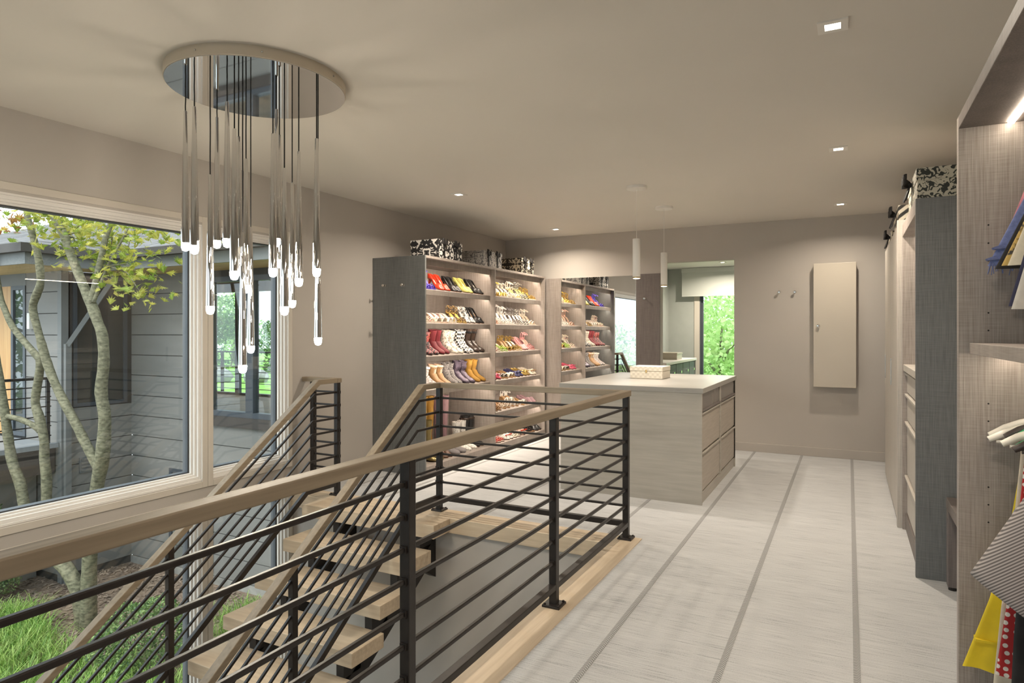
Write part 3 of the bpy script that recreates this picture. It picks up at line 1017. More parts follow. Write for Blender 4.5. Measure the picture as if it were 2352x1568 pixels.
def gift_box(x0, x1, y0, y1, z, h, material, label, group, bows='x+', ribbons=(), lid=0.06):
    t = thing('gift_box', label, 'box', ((x0 + x1) / 2, (y0 + y1) / 2, z), group)
    boxes('box_body', [(x0 + 0.004, x1 - 0.004, y0 + 0.004, y1 - 0.004, z + 0.001, z + h - lid)], material, t, 0.002)
    boxes('box_lid', [(x0, x1, y0, y1, z + h - lid, z + h)], material, t, 0.002)
    for y in ribbons:
        r = [(x0 - 0.002, x1 + 0.002, y - 0.013, y + 0.013, z + h, z + h + 0.002),
             (x1 if bows == 'x+' else x0 - 0.002, x1 + 0.002 if bows == 'x+' else x0, y - 0.013, y + 0.013, z + 0.001, z + h)]
        boxes('ribbon', r, 'ribbon_black', t)
        bow((x1 + 0.002) if bows == 'x+' else (x0 - 0.002), y, z + h - 0.035, t, 1.0 if bows == 'x+' else 1.25, bows)
    return t


GB = 'patterned gift boxes on top of the shoe cabinet'
gift_box(-4.00, -3.66, 5.42, 5.885, CTOP, 0.19, 'damask_bold', 'large black and white damask box, leftmost on the shoe cabinet', GB, 'x+', (5.54, 5.77))
gift_box(-3.97, -3.66, 6.35, 6.78, CTOP, 0.18, 'toile_grey', 'grey toile box with black ribbons, middle on the shoe cabinet', GB, 'x+', (6.46, 6.67))
gift_box(-3.96, -3.66, 7.30, 7.66, CTOP, 0.19, 'damask_fine', 'black and cream damask box, rightmost on the shoe cabinet', GB, 'x+', (7.39, 7.57))

# ================================================================== right-hand closets
KX = 0.338
KT = 2.15
# near hanging bay
t = thing('hanging_closet', 'open taupe linen hanging closet at the right edge with lit top', 'closet', (0.66, 1.4, 0))
boxes('side_panel', [(KX, 0.985, 2.712, 2.75, 0, KT)], 'linen_laminate', t, 0.002)
boxes('side_panel', [(KX, 0.985, 0.32, 0.358, 0, KT)], 'linen_laminate', t, 0.002)
boxes('back_panel', [(0.985, 0.998, 0.32, 2.75, 0, KT)], 'linen_laminate', t)
boxes('top_panel', [(KX, 0.985, 0.358, 2.712, KT - 0.045, KT)], 'linen_laminate_dark', t, 0.002)
boxes('base', [(KX, 0.985, 0.358, 2.712, 0.0, 0.07)], 'linen_laminate', t, 0.002)
s = boxes('shelf', [(KX + 0.03, 0.985, 0.36, 2.710, 1.325, 1.362)], 'linen_laminate', t, 0.002)
obj('led_strip', MB().box(0.472, 0.488, 0.40, 2.69, 1.317, 1.325), 'closet_led_glow', s)
obj('led_strip', MB().box(0.474, 0.490, 0.40, 2.70, KT - 0.053, KT - 0.045), 'closet_led_glow', t)
for z in (1.975, 1.235):
    obj('rod', MB().tube([(0.68, 0.36, z), (0.68, 2.71, z)], 0.0125, 14).mesh('rod', True), 'brushed_nickel', t)
for z in (1.765, 1.703, 1.643, 1.465, 1.405, 1.155, 1.095, 1.035, 0.87, 0.81, 0.75, 0.585, 0.43):
    h = MB().lathe([(0.0028, 0), (0.0028, 0.0008)], (0, 0, 0), 8)
    obj('peg_hole', h, 'peg_hole_dark', t, loc=(0.423 - 0.66, 2.7118 - 1.4, z), rot=(PI / 2, 0, 0))

# bench in the niche between the closets
t = thing('bench', 'low dark bench tucked between the two right hand closets', 'bench', (0.72, 3.55, 0))
boxes('seat', [(0.475, 0.97, 2.80, 4.27, 0.43, 0.49)], 'linen_laminate_dark', t, 0.003)
for x in (0.50, 0.94):
    for y in (2.84, 4.22):
        l = boxes('leg', [(x - 0.025, x + 0.025, y - 0.03, y + 0.03, 0.02, 0.43)], 'linen_laminate_dark', t, 0.002)
        obj('foot', MB().lathe([(0.02, 0.0), (0.02, 0.02)], (x, y, 0), 12), 'gap_dark', l)

# drawer tower with lit niche
t = thing('drawer_tower', 'tall grey closet tower with drawers below an open lit niche', 'closet', (0.66, 4.9, 0))
TY0, TY1 = 4.335, 5.385
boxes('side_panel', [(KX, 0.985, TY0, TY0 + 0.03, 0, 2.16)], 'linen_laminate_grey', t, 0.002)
boxes('side_panel', [(KX, 0.985, TY1 - 0.03, TY1, 0, 2.16)], 'linen_laminate', t, 0.002)
boxes('top_panel', [(KX, 0.985, TY0 + 0.03, TY1 - 0.03, 2.075, 2.16)], 'linen_laminate', t, 0.002)
boxes('back_panel', [(0.985, 0.998, TY0, TY1, 0, 2.16)], 'linen_laminate', t)
boxes('base', [(KX + 0.02, 0.985, TY0 + 0.03, TY1 - 0.03, 0, 0.115)], 'linen_laminate_dark', t)
boxes('counter', [(KX + 0.005, 0.985, TY0 + 0.03, TY1 - 0.03, 1.125, 1.17)], 'linen_laminate_light', t, 0.002)
obj('led_strip', MB().box(0.46, 0.475, TY0 + 0.06, TY1 - 0.06, 2.067, 2.075), 'closet_led_glow', t)
zz = [0.12, 0.395, 0.775, 0.97, 1.12]
for a, b in zip(zz[:-1], zz[1:]):
    d = boxes('drawer', [(KX + 0.028, 0.9, TY0 + 0.035, TY1 - 0.035, a + 0.004, b - 0.004)], 'linen_laminate_light', t, 0.002)
    boxes('finger_pull', [(KX + 0.012, KX + 0.028, TY0 + 0.035, TY1 - 0.035, b - 0.022, b - 0.006)], 'linen_laminate_light', d, 0.002)
o = thing('storage_box', 'small beige box standing in the lit niche of drawer tower', 'box', (0.5, 4.7, 1.17))
boxes('box_body', [(0.42, 0.60, 4.62, 4.80, 1.171, 1.25)], 'cream_lacquer', o, 0.003)
boxes('box_lid', [(0.417, 0.603, 4.617, 4.803, 1.251, 1.275)], 'cream_lacquer', o, 0.003)

# tall wardrobe with flush doors
t = thing('wardrobe', 'tall beige wardrobe with flush doors and inset bar handle', 'wardrobe', (0.66, 6.4, 0))
boxes('carcass', [(KX + 0.01, 0.998, TY1 + 0.002, 7.25, 0.06, 2.16)], 'linen_laminate', t)
boxes('plinth', [(KX + 0.03, 0.998, TY1 + 0.002, 7.25, 0.0, 0.06)], 'gap_dark', t)
boxes('side_panel', [(KX - 0.03, 0.40, TY1 + 0.002, TY1 + 0.06, 0.0, 2.20)], 'linen_laminate_light', t, 0.002)
for a, b in ((TY1 + 0.066, 6.32), (6.326, 7.25)):
    d = boxes('door', [(KX - 0.024, KX + 0.008, a, b, 0.03, 2.18)], 'linen_laminate_light', t, 0.002)
    y = b - 0.10 if a > 6 else b - 0.08
    boxes('handle', [(KX - 0.030, KX - 0.024, y - 0.014, y + 0.014, 0.96, 1.18)], 'brushed_nickel', d, 0.001)
t = thing('wardrobe', 'narrow wardrobe with dark recessed face in the far right corner', 'wardrobe', (0.66, 7.65, 0))
boxes('carcass', [(KX + 0.05, 0.998, 7.255, BY - 0.02, 0.06, 2.14)], 'linen_laminate', t)
boxes('plinth', [(KX + 0.06, 0.998, 7.255, BY - 0.02, 0.0, 0.06)], 'gap_dark', t)
boxes('door', [(KX + 0.02, KX + 0.048, 7.27, BY - 0.03, 0.03, 2.14)], 'linen_laminate_dark', t, 0.002)
boxes('handle', [(KX + 0.012, KX + 0.02, 7.33, 7.36, 0.95, 1.18)], 'brushed_nickel', t, 0.001)

GR = 'patterned gift boxes on top of the right closets'
gift_box(0.345, 0.80, 4.37, 4.98, 2.16, 0.18, 'toile_dark', 'black and cream toile box with large bow on the drawer tower', GR, 'x-', (4.68,), 0.07)
gift_box(0.33, 0.78, 5.65, 6.2, 2.181, 0.17, 'zebra_print', 'zebra striped box with black bow on the beige wardrobe', GR, 'x-', (5.9,))
gift_box(0.34, 0.74, 6.75, 7.2, 2.181, 0.13, 'damask_fine', 'farthest patterned box with black bow on the beige wardrobe', GR, 'x-', (6.95,))

# ================================================================== chandelier
PEND = [(-2.966, 2.134, 1.848), (-2.78, 2.047, 1.813), (-3.02, 2.36, 1.891), (-2.865, 2.199, 1.53), (-2.674, 2.146, 1.85),
        (-2.546, 2.083, 1.683), (-2.755, 2.28, 1.729), (-2.692, 2.252, 1.234), (-2.807, 2.369, 1.645), (-2.968, 2.537, 1.322),
        (-2.517, 2.285, 1.711), (-2.611, 2.393, 1.879), (-2.688, 2.484, 1.782), (-2.405, 2.253, 1.521), (-2.783, 2.664, 1.577),
        (-2.552, 2.488, 1.678), (-2.412, 2.472, 1.722), (-2.546, 2.62, 1.369)]
CC = (-2.675, 2.335)
t = thing('chandelier', 'round ceiling chandelier with a cluster of slender chrome glass-tipped pendants', 'chandelier', (CC[0], CC[1], CZ))
cz0 = CZ - 0.052
c = obj('canopy', MB().lathe([(0.432, CZ), (0.432, cz0 + 0.002), (0.429, cz0)], (*CC, 0), 96).mesh('canopy', True, 30), 'champagne_metal', t)
obj('canopy_mirror', MB().lathe([(0.428, cz0 - 0.0005), (0.428, cz0 - 0.003), (0.0, cz0 - 0.003)], (*CC, 0), 96).mesh('cm', True, 30), 'chrome_mirror', c)
sc_ = MB()
for a in (0.2, 1.77, 3.34, 4.91, 5.6):
    sc_.lathe([(0.004, -0.004), (0.005, 0.0), (0.004, 0.004)], (CC[0] + 0.432 * math.cos(a), CC[1] + 0.432 * math.sin(a), CZ - 0.026), 8)
obj('screws', sc_, 'brushed_nickel', c)
TL = 0.665
me_tube = MB().lathe([(0.0075, TL), (0.0085, TL - 0.004), (0.0135, TL * 0.62), (0.0185, TL * 0.25), (0.0205, 0.02), (0.0205, 0.0), (0.018, 0.0), (0.018, 0.02)], (0, 0, 0), 28).mesh('tube', True, 35)
me_tip = MB().lathe([(0.0, 0.004), (0.0185, 0.002), (0.0205, -0.004), (0.0195, -0.022), (0.015, -0.036), (0.006, -0.041), (0, -0.041)], (0, 0, 0), 20).mesh('glass_tip', True, 50)
for i, (x, y, z) in enumerate(PEND):
    tb = obj('pendant_tube', me_tube, 'chrome', t, loc=(x - CC[0], y - CC[1], z - CZ))
    obj('glass_tip', me_tip, 'tip_glow', tb, loc=(0, 0, 0))
    n = 9
    zt = z + TL
    pts = []
    for k in range(n + 1):
        u = k / n
        wv = 0.003 * math.sin(u * 9 + i * 2.1) * math.sin(PI * u)
        pts.append((x + wv, y - wv, zt - 0.002 + (cz0 - zt + 0.002) * u))
    obj('cord', MB().tube(pts, 0.0032, 6).mesh('cord', True), 'cord_black', t)

# ================================================================== shoes
def sstep(a, b, x):
    x = max(0.0, min(1.0, (x - a) / (b - a)))
    return x * x * (3 - 2 * x)


def foot_w(u, pointy=0.3):
    """half width of a foot, u from heel (0) to toe (1)"""
    k = [(0, 0.010), (0.05, 0.024), (0.15, 0.029), (0.4, 0.027), (0.6, 0.034), (0.75, 0.038), (0.88, 0.031 - 0.008 * pointy), (0.96, 0.020 - 0.009 * pointy), (1.0, 0.007)]
    for (a, wa), (b, wb) in zip(k[:-1], k[1:]):
        if u <= b:
            return wa + (wb - wa) * (u - a) / (b - a)
    return 0.006


def sole_z(u, H, plat=0.0):
    return plat + H * (1 - sstep(0.16, 0.70, u)) + 0.004 * sstep(0.8, 1.0, u)


LEN = 0.245
US = [0, 0.03, 0.08, 0.16, 0.26, 0.36, 0.46, 0.56, 0.64, 0.72, 0.8, 0.87, 0.93, 0.97, 1.0]
_cache = {}


def cached(key, fn):
    if key not in _cache:
        _cache[key] = fn()
    return _cache[key]


def length_for(H):
    return LEN * (1 - 0.9 * H)


def me_sole(H, plat, thick, pointy, wedge=False):
    def fn():
        L = length_for(H)
        rings = []
        for u in US:
            w, z, x = foot_w(u, pointy), sole_z(u, H, plat), u * L
            zb = 0.0 if (wedge or u > 0.66) and plat < 0.004 else z - thick
            if wedge:
                zb = 0.0
            elif plat:
                zb = max(0.0, z - thick - plat) if u > 0.5 else z - thick
            zb = min(zb, z - 0.003)
            rings.append([(x, -w, zb), (x, w, zb), (x, w * 1.02, z), (x, -w * 1.02, z)])
        return MB().loft(rings).mesh('sole', True, 50)
    return cached(('sole', H, plat, thick, pointy, wedge), fn)


def me_insole(H, plat, pointy, u1=0.9):
    def fn():
        L = length_for(H)
        rings = []
        for u in [x for x in US if x <= u1]:
            w, z, x = foot_w(u, pointy) * 0.9, sole_z(u, H, plat) + 0.0035, u * L + 0.002
            rings.append([(x, -w, z - 0.002), (x, w, z - 0.002), (x, w, z), (x, -w, z)])
        return MB().loft(rings).mesh('insole', True, 50)
    return cached(('insole', H, plat, pointy, u1), fn)


def me_heel(H, plat, r0, r1):
    def fn():
        L = length_for(H)
        z1 = H + plat - 0.002
        x0 = 0.10 * L
        rings = []
        for t_, r in ((0, r1), (0.15, r1 * 1.05), (0.55, (r0 + r1 * 2) / 3), (0.85, r0 * 0.8), (1, r0)):
            cx_ = x0 - 0.012 + 0.012 * t_ + (0.006 if r1 < 0.01 else 0)
            rings.append([(cx_ + r * 1.05 * math.cos(a), r * math.sin(a), z1 * t_) for a in (2 * PI * k / 10 for k in range(10))])
        return MB().loft(rings).mesh('heel', True, 50)
    return cached(('heel', H, plat, r0, r1), fn)


def me_pump(H, plat, pointy, back=0.055):
    def fn():
        L = length_for(H)
        rings = []
        for u in US:
            w, z, x = foot_w(u, pointy), sole_z(u, H, plat), u * L
            c = sstep(0.52, 0.70, u)
            side = back + (0.030 - back) * sstep(0.05, 0.35, u)
            side = side * (1 - c) + c * (0.052 * (1 - sstep(0.66, 1.0, u)) + 0.014)
            r = []
            for k in range(11):
                a = -1 + 2 * k / 10.0            # -1 left rim .. 0 bottom .. 1 right rim
                s = abs(a)
                if s < 0.3:
                    y, zz = w * (a / 0.3), 0.0
                else:
                    q = (s - 0.3) / 0.7
                    y = math.copysign(w, a) * (1 + 0.10 * math.sin(PI * q) - 0.10 * q * (1 - c) - c * (q ** 1.6))
                    zz = side * (q if c < 0.01 else (q * (1 - c) + c * math.sin(q * PI / 2)))
                lean = -0.010 * (zz / 0.055) if u < 0.1 else 0
                r.append((x + lean, y, z + zz))
            rings.append(r)
        return MB().loft(rings, closed=False).mesh('upper', True, 60)
    return cached(('pump', H, plat, pointy, back), fn)


def ribbon(m, pts, w, ax=(1, 0, 0), t=0.0022):
    """flat strap following points, w wide along ax"""
    A = Vector(ax).normalized() * (w / 2)
    rings = []
    P = [Vector(p) for p in pts]
    for i, p in enumerate(P):
        d = (P[min(i + 1, len(P) - 1)] - P[max(i - 1, 0)]).normalized()
        n = d.cross(A).normalized() * t
        rings.append([p - A - n, p + A - n, p + A + n, p - A + n])
    m.loft(rings)


def me_straps(H, plat, pointy, spec, ankle=0.0, cross=False):
    def fn():
        L = length_for(H)
        out = []
        for (u, w, h) in spec:
            m = MB()
            out.append(('strap', m))
            z, hw_, x = sole_z(u, H, plat), foot_w(u, pointy), u * L
            pts = []
            for k in range(9):
                a = PI * k / 8
                pts.append((x + (0.02 * math.cos(a) if cross else 0), -hw_ * 1.03 * math.cos(a), z + h * math.sin(a) ** 0.8))
            ribbon(m, pts, w)
            if cross:
                m = MB()
                out.append(('strap', m))
                ribbon(m, [(p[0] - 2 * (p[0] - x), p[1], p[2] + 0.001) for p in pts], w)
        if ankle:
            z = sole_z(0.06, H, plat)
            m = MB()
            out.append(('ankle_strap', m))
            for s in (-1, 1):
                ribbon(m, [(0.10 * L, s * 0.028, z), (0.07 * L, s * 0.027, z + ankle * 0.6), (0.06 * L, s * 0.022, z + ankle)], 0.010)
            pts = []
            for k in range(13):
                a = 2 * PI * k / 12
                pts.append((0.06 * L + 0.030 - 0.034 * math.cos(a), 0.027 * math.sin(a), z + ankle - 0.004 + 0.012 * math.cos(a)))
            ribbon(m, pts, 0.008, (0, 0, 1))
            # low counter behind the heel
            m = MB()
            out.append(('heel_counter', m))
            ribbon(m, [(0.10 * L, -0.027, z + 0.012), (0.02 * L, -0.016, z + 0.016), (0.0, 0, z + 0.017), (0.02 * L, 0.016, z + 0.016), (0.10 * L, 0.027, z + 0.012)], 0.026, (0, 0, 1))
        return [(nm, q.mesh(nm, True, 60)) for nm, q in out]
    return cached(('straps', H, plat, pointy, tuple(spec), ankle, cross), fn)


def me_boot(H, shaft, wide=1.0, slouch=0.0, round_=1.0):
    """foot and leg in one skin; open at the top"""
    def fn():
        rings = []
        n = 16
        st = []
        k = 7
        for i in range(k + 1):
            z = shaft + (H + 0.085 - shaft) * i / k
            grow = 1 + 0.35 * max(0, (z - 0.16)) / 0.22
            wob = 1 + slouch * 0.08 * (1 if i % 2 else -1)
            st.append((0.048 - 0.012 * slouch * math.sin(i * 1.3), z, 0, 0.045 * grow * wide * wob, 0.040 * grow * wide * wob))
        st += [(0.060, H + 0.062, 0.45, 0.056, 0.034 * wide), (0.088, 0.046 + H * 0.6, 0.95, 0.048, 0.034 * wide), (0.125, 0.036 + H * 0.2, 1.25, 0.036, 0.036 * wide),
               (0.165, 0.029, 1.45, 0.029, 0.040 * wide), (0.205, 0.024, 1.52, 0.023, 0.038 * wide * round_), (0.232, 0.019, 1.55, 0.016, 0.028 * wide * round_), (0.246, 0.014, 1.57, 0.007, 0.011)]
        for (x, z, tl, a, b) in st:
            r = []
            for q in range(n):
                an = 2 * PI * q / n
                ex, ey = a * math.cos(an), b * math.sin(an)
                px, pz = x + ex * math.cos(tl), z + ex * math.sin(tl)
                r.append((px, ey, max(pz, 0.004 + sole_z(min(1, max(0, px / 0.245)), H) if px < 0.17 else max(pz, 0.004))))
            rings.append(r)
        # inner lip so that the top reads as open
        x, z, tl, a, b = st[0]
        lip = [[(x + a * s * math.cos(2 * PI * q / n), b * s * math.sin(2 * PI * q / n), z - dz) for q in range(n)] for s, dz in ((0.9, 0.05), (0.9, 0.0))]
        return MB().loft(lip + rings, True, True, True).mesh('upper', True, 60)
    return cached(('boot', H, shaft, wide, slouch, round_), fn)


def me_laces(H, shaft):
    def fn():
        m = MB()
        for i in range(6):
            z = shaft - 0.02 - (shaft - 0.09) * i / 6
            x = 0.048 + 0.047 * (1 + 0.35 * max(0, z - 0.16) / 0.22)
            for s in (-1, 1):
                m.tube([(x - 0.006, s * 0.02, z), (x + 0.003, 0, z - 0.012), (x - 0.004, -s * 0.02, z - 0.024)], 0.0024, 5)
        return m.mesh('laces', True)
    return cached(('laces', H, shaft), fn)


def me_bow():
    def fn():
        m = MB()
        for s in (-1, 1):
            m.loft([[(0.2, 0, 0.056), (0.212, 0, 0.056), (0.212, 0, 0.060), (0.2, 0, 0.060)],
                    [(0.192, s * 0.026, 0.05), (0.220, s * 0.026, 0.05), (0.220, s * 0.026, 0.062), (0.192, s * 0.026, 0.062)]])
        m.lathe([(0, -0.006), (0.007, -0.004), (0.007, 0.004), (0, 0.006)], (0.206, 0, 0.058), 8)
        return m.mesh('bow')
    return cached('bow', fn)


def me_buttons(shaft):
    def fn():
        m = MB()
        for i in range(3):
            z = shaft - 0.03 - 0.055 * i
            for k in range(8):
                pass
            m.lathe([(0.0, 0.0), (0.008, 0.0005), (0.008, 0.004), (0, 0.005)], (0, 0, 0), 10)
            nv = 10 * 4
            vs = m.v[-nv:]
            m.v[-nv:] = [(0.055 + a, -0.043 * (1 + 0.3 * max(0, z - 0.16)) - c, z + b) for a, b, c in vs]
        return m.mesh('buttons', True)
    return cached(('buttons', shaft), fn)


def me_fur(z, wide):
    def fn():
        rings = []
        for dz, s in ((-0.012, 0.98), (-0.006, 1.12), (0.006, 1.14), (0.014, 1.0)):
            rings.append([(0.048 + 0.046 * wide * s * math.cos(a) * (1 + 0.05 * math.sin(a * 7)), 0.041 * wide * s * math.sin(a), z + dz + 0.002 * math.sin(a * 9)) for a in (2 * PI * k / 24 for k in range(24))])
        return MB().loft(rings, True, False, False).mesh('cuff', True)
    return cached(('fur', z, wide), fn)


# colours
def cmat(name, col, rough=0.45, **k):
    return mat('shoe_' + name, col, rough, var=k.pop('var', 0.08), scale=k.pop('scale', (30, 30, 30)), **k)


cmat('purple', (0.10, 0.07, 0.42)); cmat('red', (0.62, 0.05, 0.02), 0.25); cmat('black', (0.016, 0.015, 0.015), 0.3)
cmat('chartreuse', (0.46, 0.44, 0.12), 0.35); cmat('nude', (0.66, 0.47, 0.34)); cmat('cream', (0.72, 0.65, 0.54)); cmat('white', (0.74, 0.71, 0.66))
cmat('gold', (0.52, 0.36, 0.11), 0.28, metal=0.6); cmat('tan', (0.33, 0.185, 0.075)); cmat('mustard', (0.33, 0.175, 0.025), 0.8)
cmat('burgundy', (0.15, 0.012, 0.018), 0.6); cmat('pink', (0.68, 0.34, 0.34)); cmat('coral', (0.62, 0.13, 0.10)); cmat('hotpink', (0.62, 0.10, 0.17), 0.3)
cmat('mauve', (0.36, 0.22, 0.24), 0.7); cmat('grey', (0.22, 0.20, 0.20), 0.9); cmat('brown', (0.12, 0.06, 0.035)); cmat('navy', (0.04, 0.04, 0.12))
cmat('aubergine', (0.115, 0.09, 0.125), 0.22, metal=0.3, bump=0.5, bscale=(60, 60, 160)); cmat('olivegold', (0.26, 0.20, 0.08), 0.2, metal=0.5)
cmat('yellow', (0.60, 0.45, 0.08)); cmat('lime', (0.34, 0.52, 0.08)); cmat('blush', (0.66, 0.43, 0.34)); cmat('darkbrown', (0.045, 0.028, 0.02), 0.25)
cmat('silver', (0.45, 0.43, 0.42), 0.25, metal=0.7)
pattern('shoe_leopard', 'spots', (0.45, 0.29, 0.12), (0.03, 0.02, 0.015), 80, 0.5, (0.25, 0.13, 0.05))
pattern('shoe_houndstooth', 'check', (0.02, 0.02, 0.02), (0.72, 0.70, 0.67), 46, 0.6)
pattern('shoe_dalmatian', 'blotch', (0.02, 0.02, 0.02), (0.70, 0.68, 0.64), 55, 0.5)
pattern('shoe_floral', 'blotch', (0.50, 0.16, 0.16), (0.76, 0.71, 0.62), 40, 0.6, (0.70, 0.62, 0.46))
pattern('shoe_tweed', 'blotch', (0.012, 0.011, 0.011), (0.26, 0.24, 0.23), 120, 0.8)
pattern('shoe_redtweed', 'blotch', (0.03, 0.02, 0.02), (0.10, 0.09, 0.09), 60, 0.7, (0.42, 0.12, 0.12))
pattern('shoe_snake', 'blotch', (0.16, 0.13, 0.10), (0.62, 0.56, 0.46), 45, 0.5, (0.72, 0.68, 0.60))
pattern('shoe_dots', 'dots', (0.76, 0.73, 0.68), (0.10, 0.08, 0.07), 75, 0.4)
pattern('shoe_zebra', 'stripes', (0.02, 0.02, 0.02), (0.74, 0.70, 0.62), 320, 0.5)
pattern('shoe_redfloral', 'blotch', (0.55, 0.04, 0.03), (0.70, 0.62, 0.50), 50, 0.6, (0.12, 0.10, 0.09))
pattern('shoe_greyfur', 'blotch', (0.24, 0.21, 0.20), (0.62, 0.58, 0.56), 60, 0.95)


def shoe(style, name, label, group, loc, yaw, c):
    """one shoe: an empty at its heel with upper / straps, insole, sole, heel ... as parts"""
    t = thing(name, label, 'shoe', loc, group, (0, c.get('tilt', TILT), yaw))
    S = lambda n: 'shoe_' + n
    P = lambda nm, me, m, par=t, **k: obj(nm, me, S(m), par, loc=(0, 0, 0), **k)
    main, lin, sol = c['c'], c.get('lin', 'nude'), c.get('sole', 'brown')
    if style == 'pump':
        H = c.get('H', 0.085)
        P('upper', me_pump(H, 0.004, c.get('pointy', 0.6)), main, solid=0.002)
        P('insole', me_insole(H, 0.004, 0.6, 0.74), lin)
        P('sole', me_sole(H, 0.004, 0.004, 0.6), sol)
        P('heel', me_heel(H, 0.002, 0.020, 0.005), c.get('heel', main))
    elif style == 'flat':
        P('upper', me_pump(0.006, 0.005, 0.1, 0.04), main, solid=0.002)
        P('insole', me_insole(0.006, 0.005, 0.1, 0.72), lin)
        P('sole', me_sole(0.006, 0.005, 0.005, 0.1), sol)
        if c.get('bow'):
            P('bow', me_bow(), c['bow'])
    elif style == 'sandal':
        H, pl = c.get('H', 0.08), c.get('plat', 0.006)
        wedge = c.get('wedge', False)
        P('sole', me_sole(H, pl, 0.006, 0.2, wedge), c.get('sole', main))
        P('insole', me_insole(H, pl, 0.2, 0.97), lin)
        for nm, q in me_straps(H, pl, 0.2, c.get('spec', ((0.82, 0.016, 0.034), (0.68, 0.012, 0.044))), c.get('ankle', 0.07), c.get('cross', False)):
            P(nm, q, main)
        if H > 0.03 and not wedge:
            P('heel', me_heel(H, pl, 0.018, c.get('hr', 0.006)), c.get('heel', main))
    elif style == 'slide':
        H, pl = c.get('H', 0.03), 0.006
        P('sole', me_sole(H, pl, 0.006, 0.1, H > 0.02), sol)
        P('insole', me_insole(H, pl, 0.1, 0.97), lin)
        for nm, q in me_straps(H, pl, 0.1, c.get('spec', ((0.74, 0.055, 0.045),)), 0.0, c.get('cross', False)):
            P(nm, q, main)
    elif style == 'boot':
        H, sh = c.get('H', 0.025), c.get('shaft', 0.22)
        P('upper', me_boot(H, sh, c.get('wide', 1.0), c.get('slouch', 0.0), c.get('round', 1.0)), main)
        P('sole', me_sole(H, 0.004, 0.007, -0.4), sol)
        if H > 0.015:
            P('heel', me_heel(H, 0.004, 0.027, c.get('hr', 0.024)), sol)
        if c.get('laces'):
            P('laces', me_laces(H, sh), c['laces'])
        if c.get('buttons'):
            P('buttons', me_buttons(sh), c['buttons'])
        if c.get('cuff'):
            P('cuff', me_fur(sh, c.get('wide', 1.0) * (1 + 0.35 * max(0, sh - 0.16) / 0.22)), c['cuff'])
        if c.get('strap'):
            P('buckle_strap', me_fur(sh - 0.04, c.get('wide', 1.0) * (1 + 0.35 * max(0, sh - 0.2) / 0.22)), c['strap'])
    return t


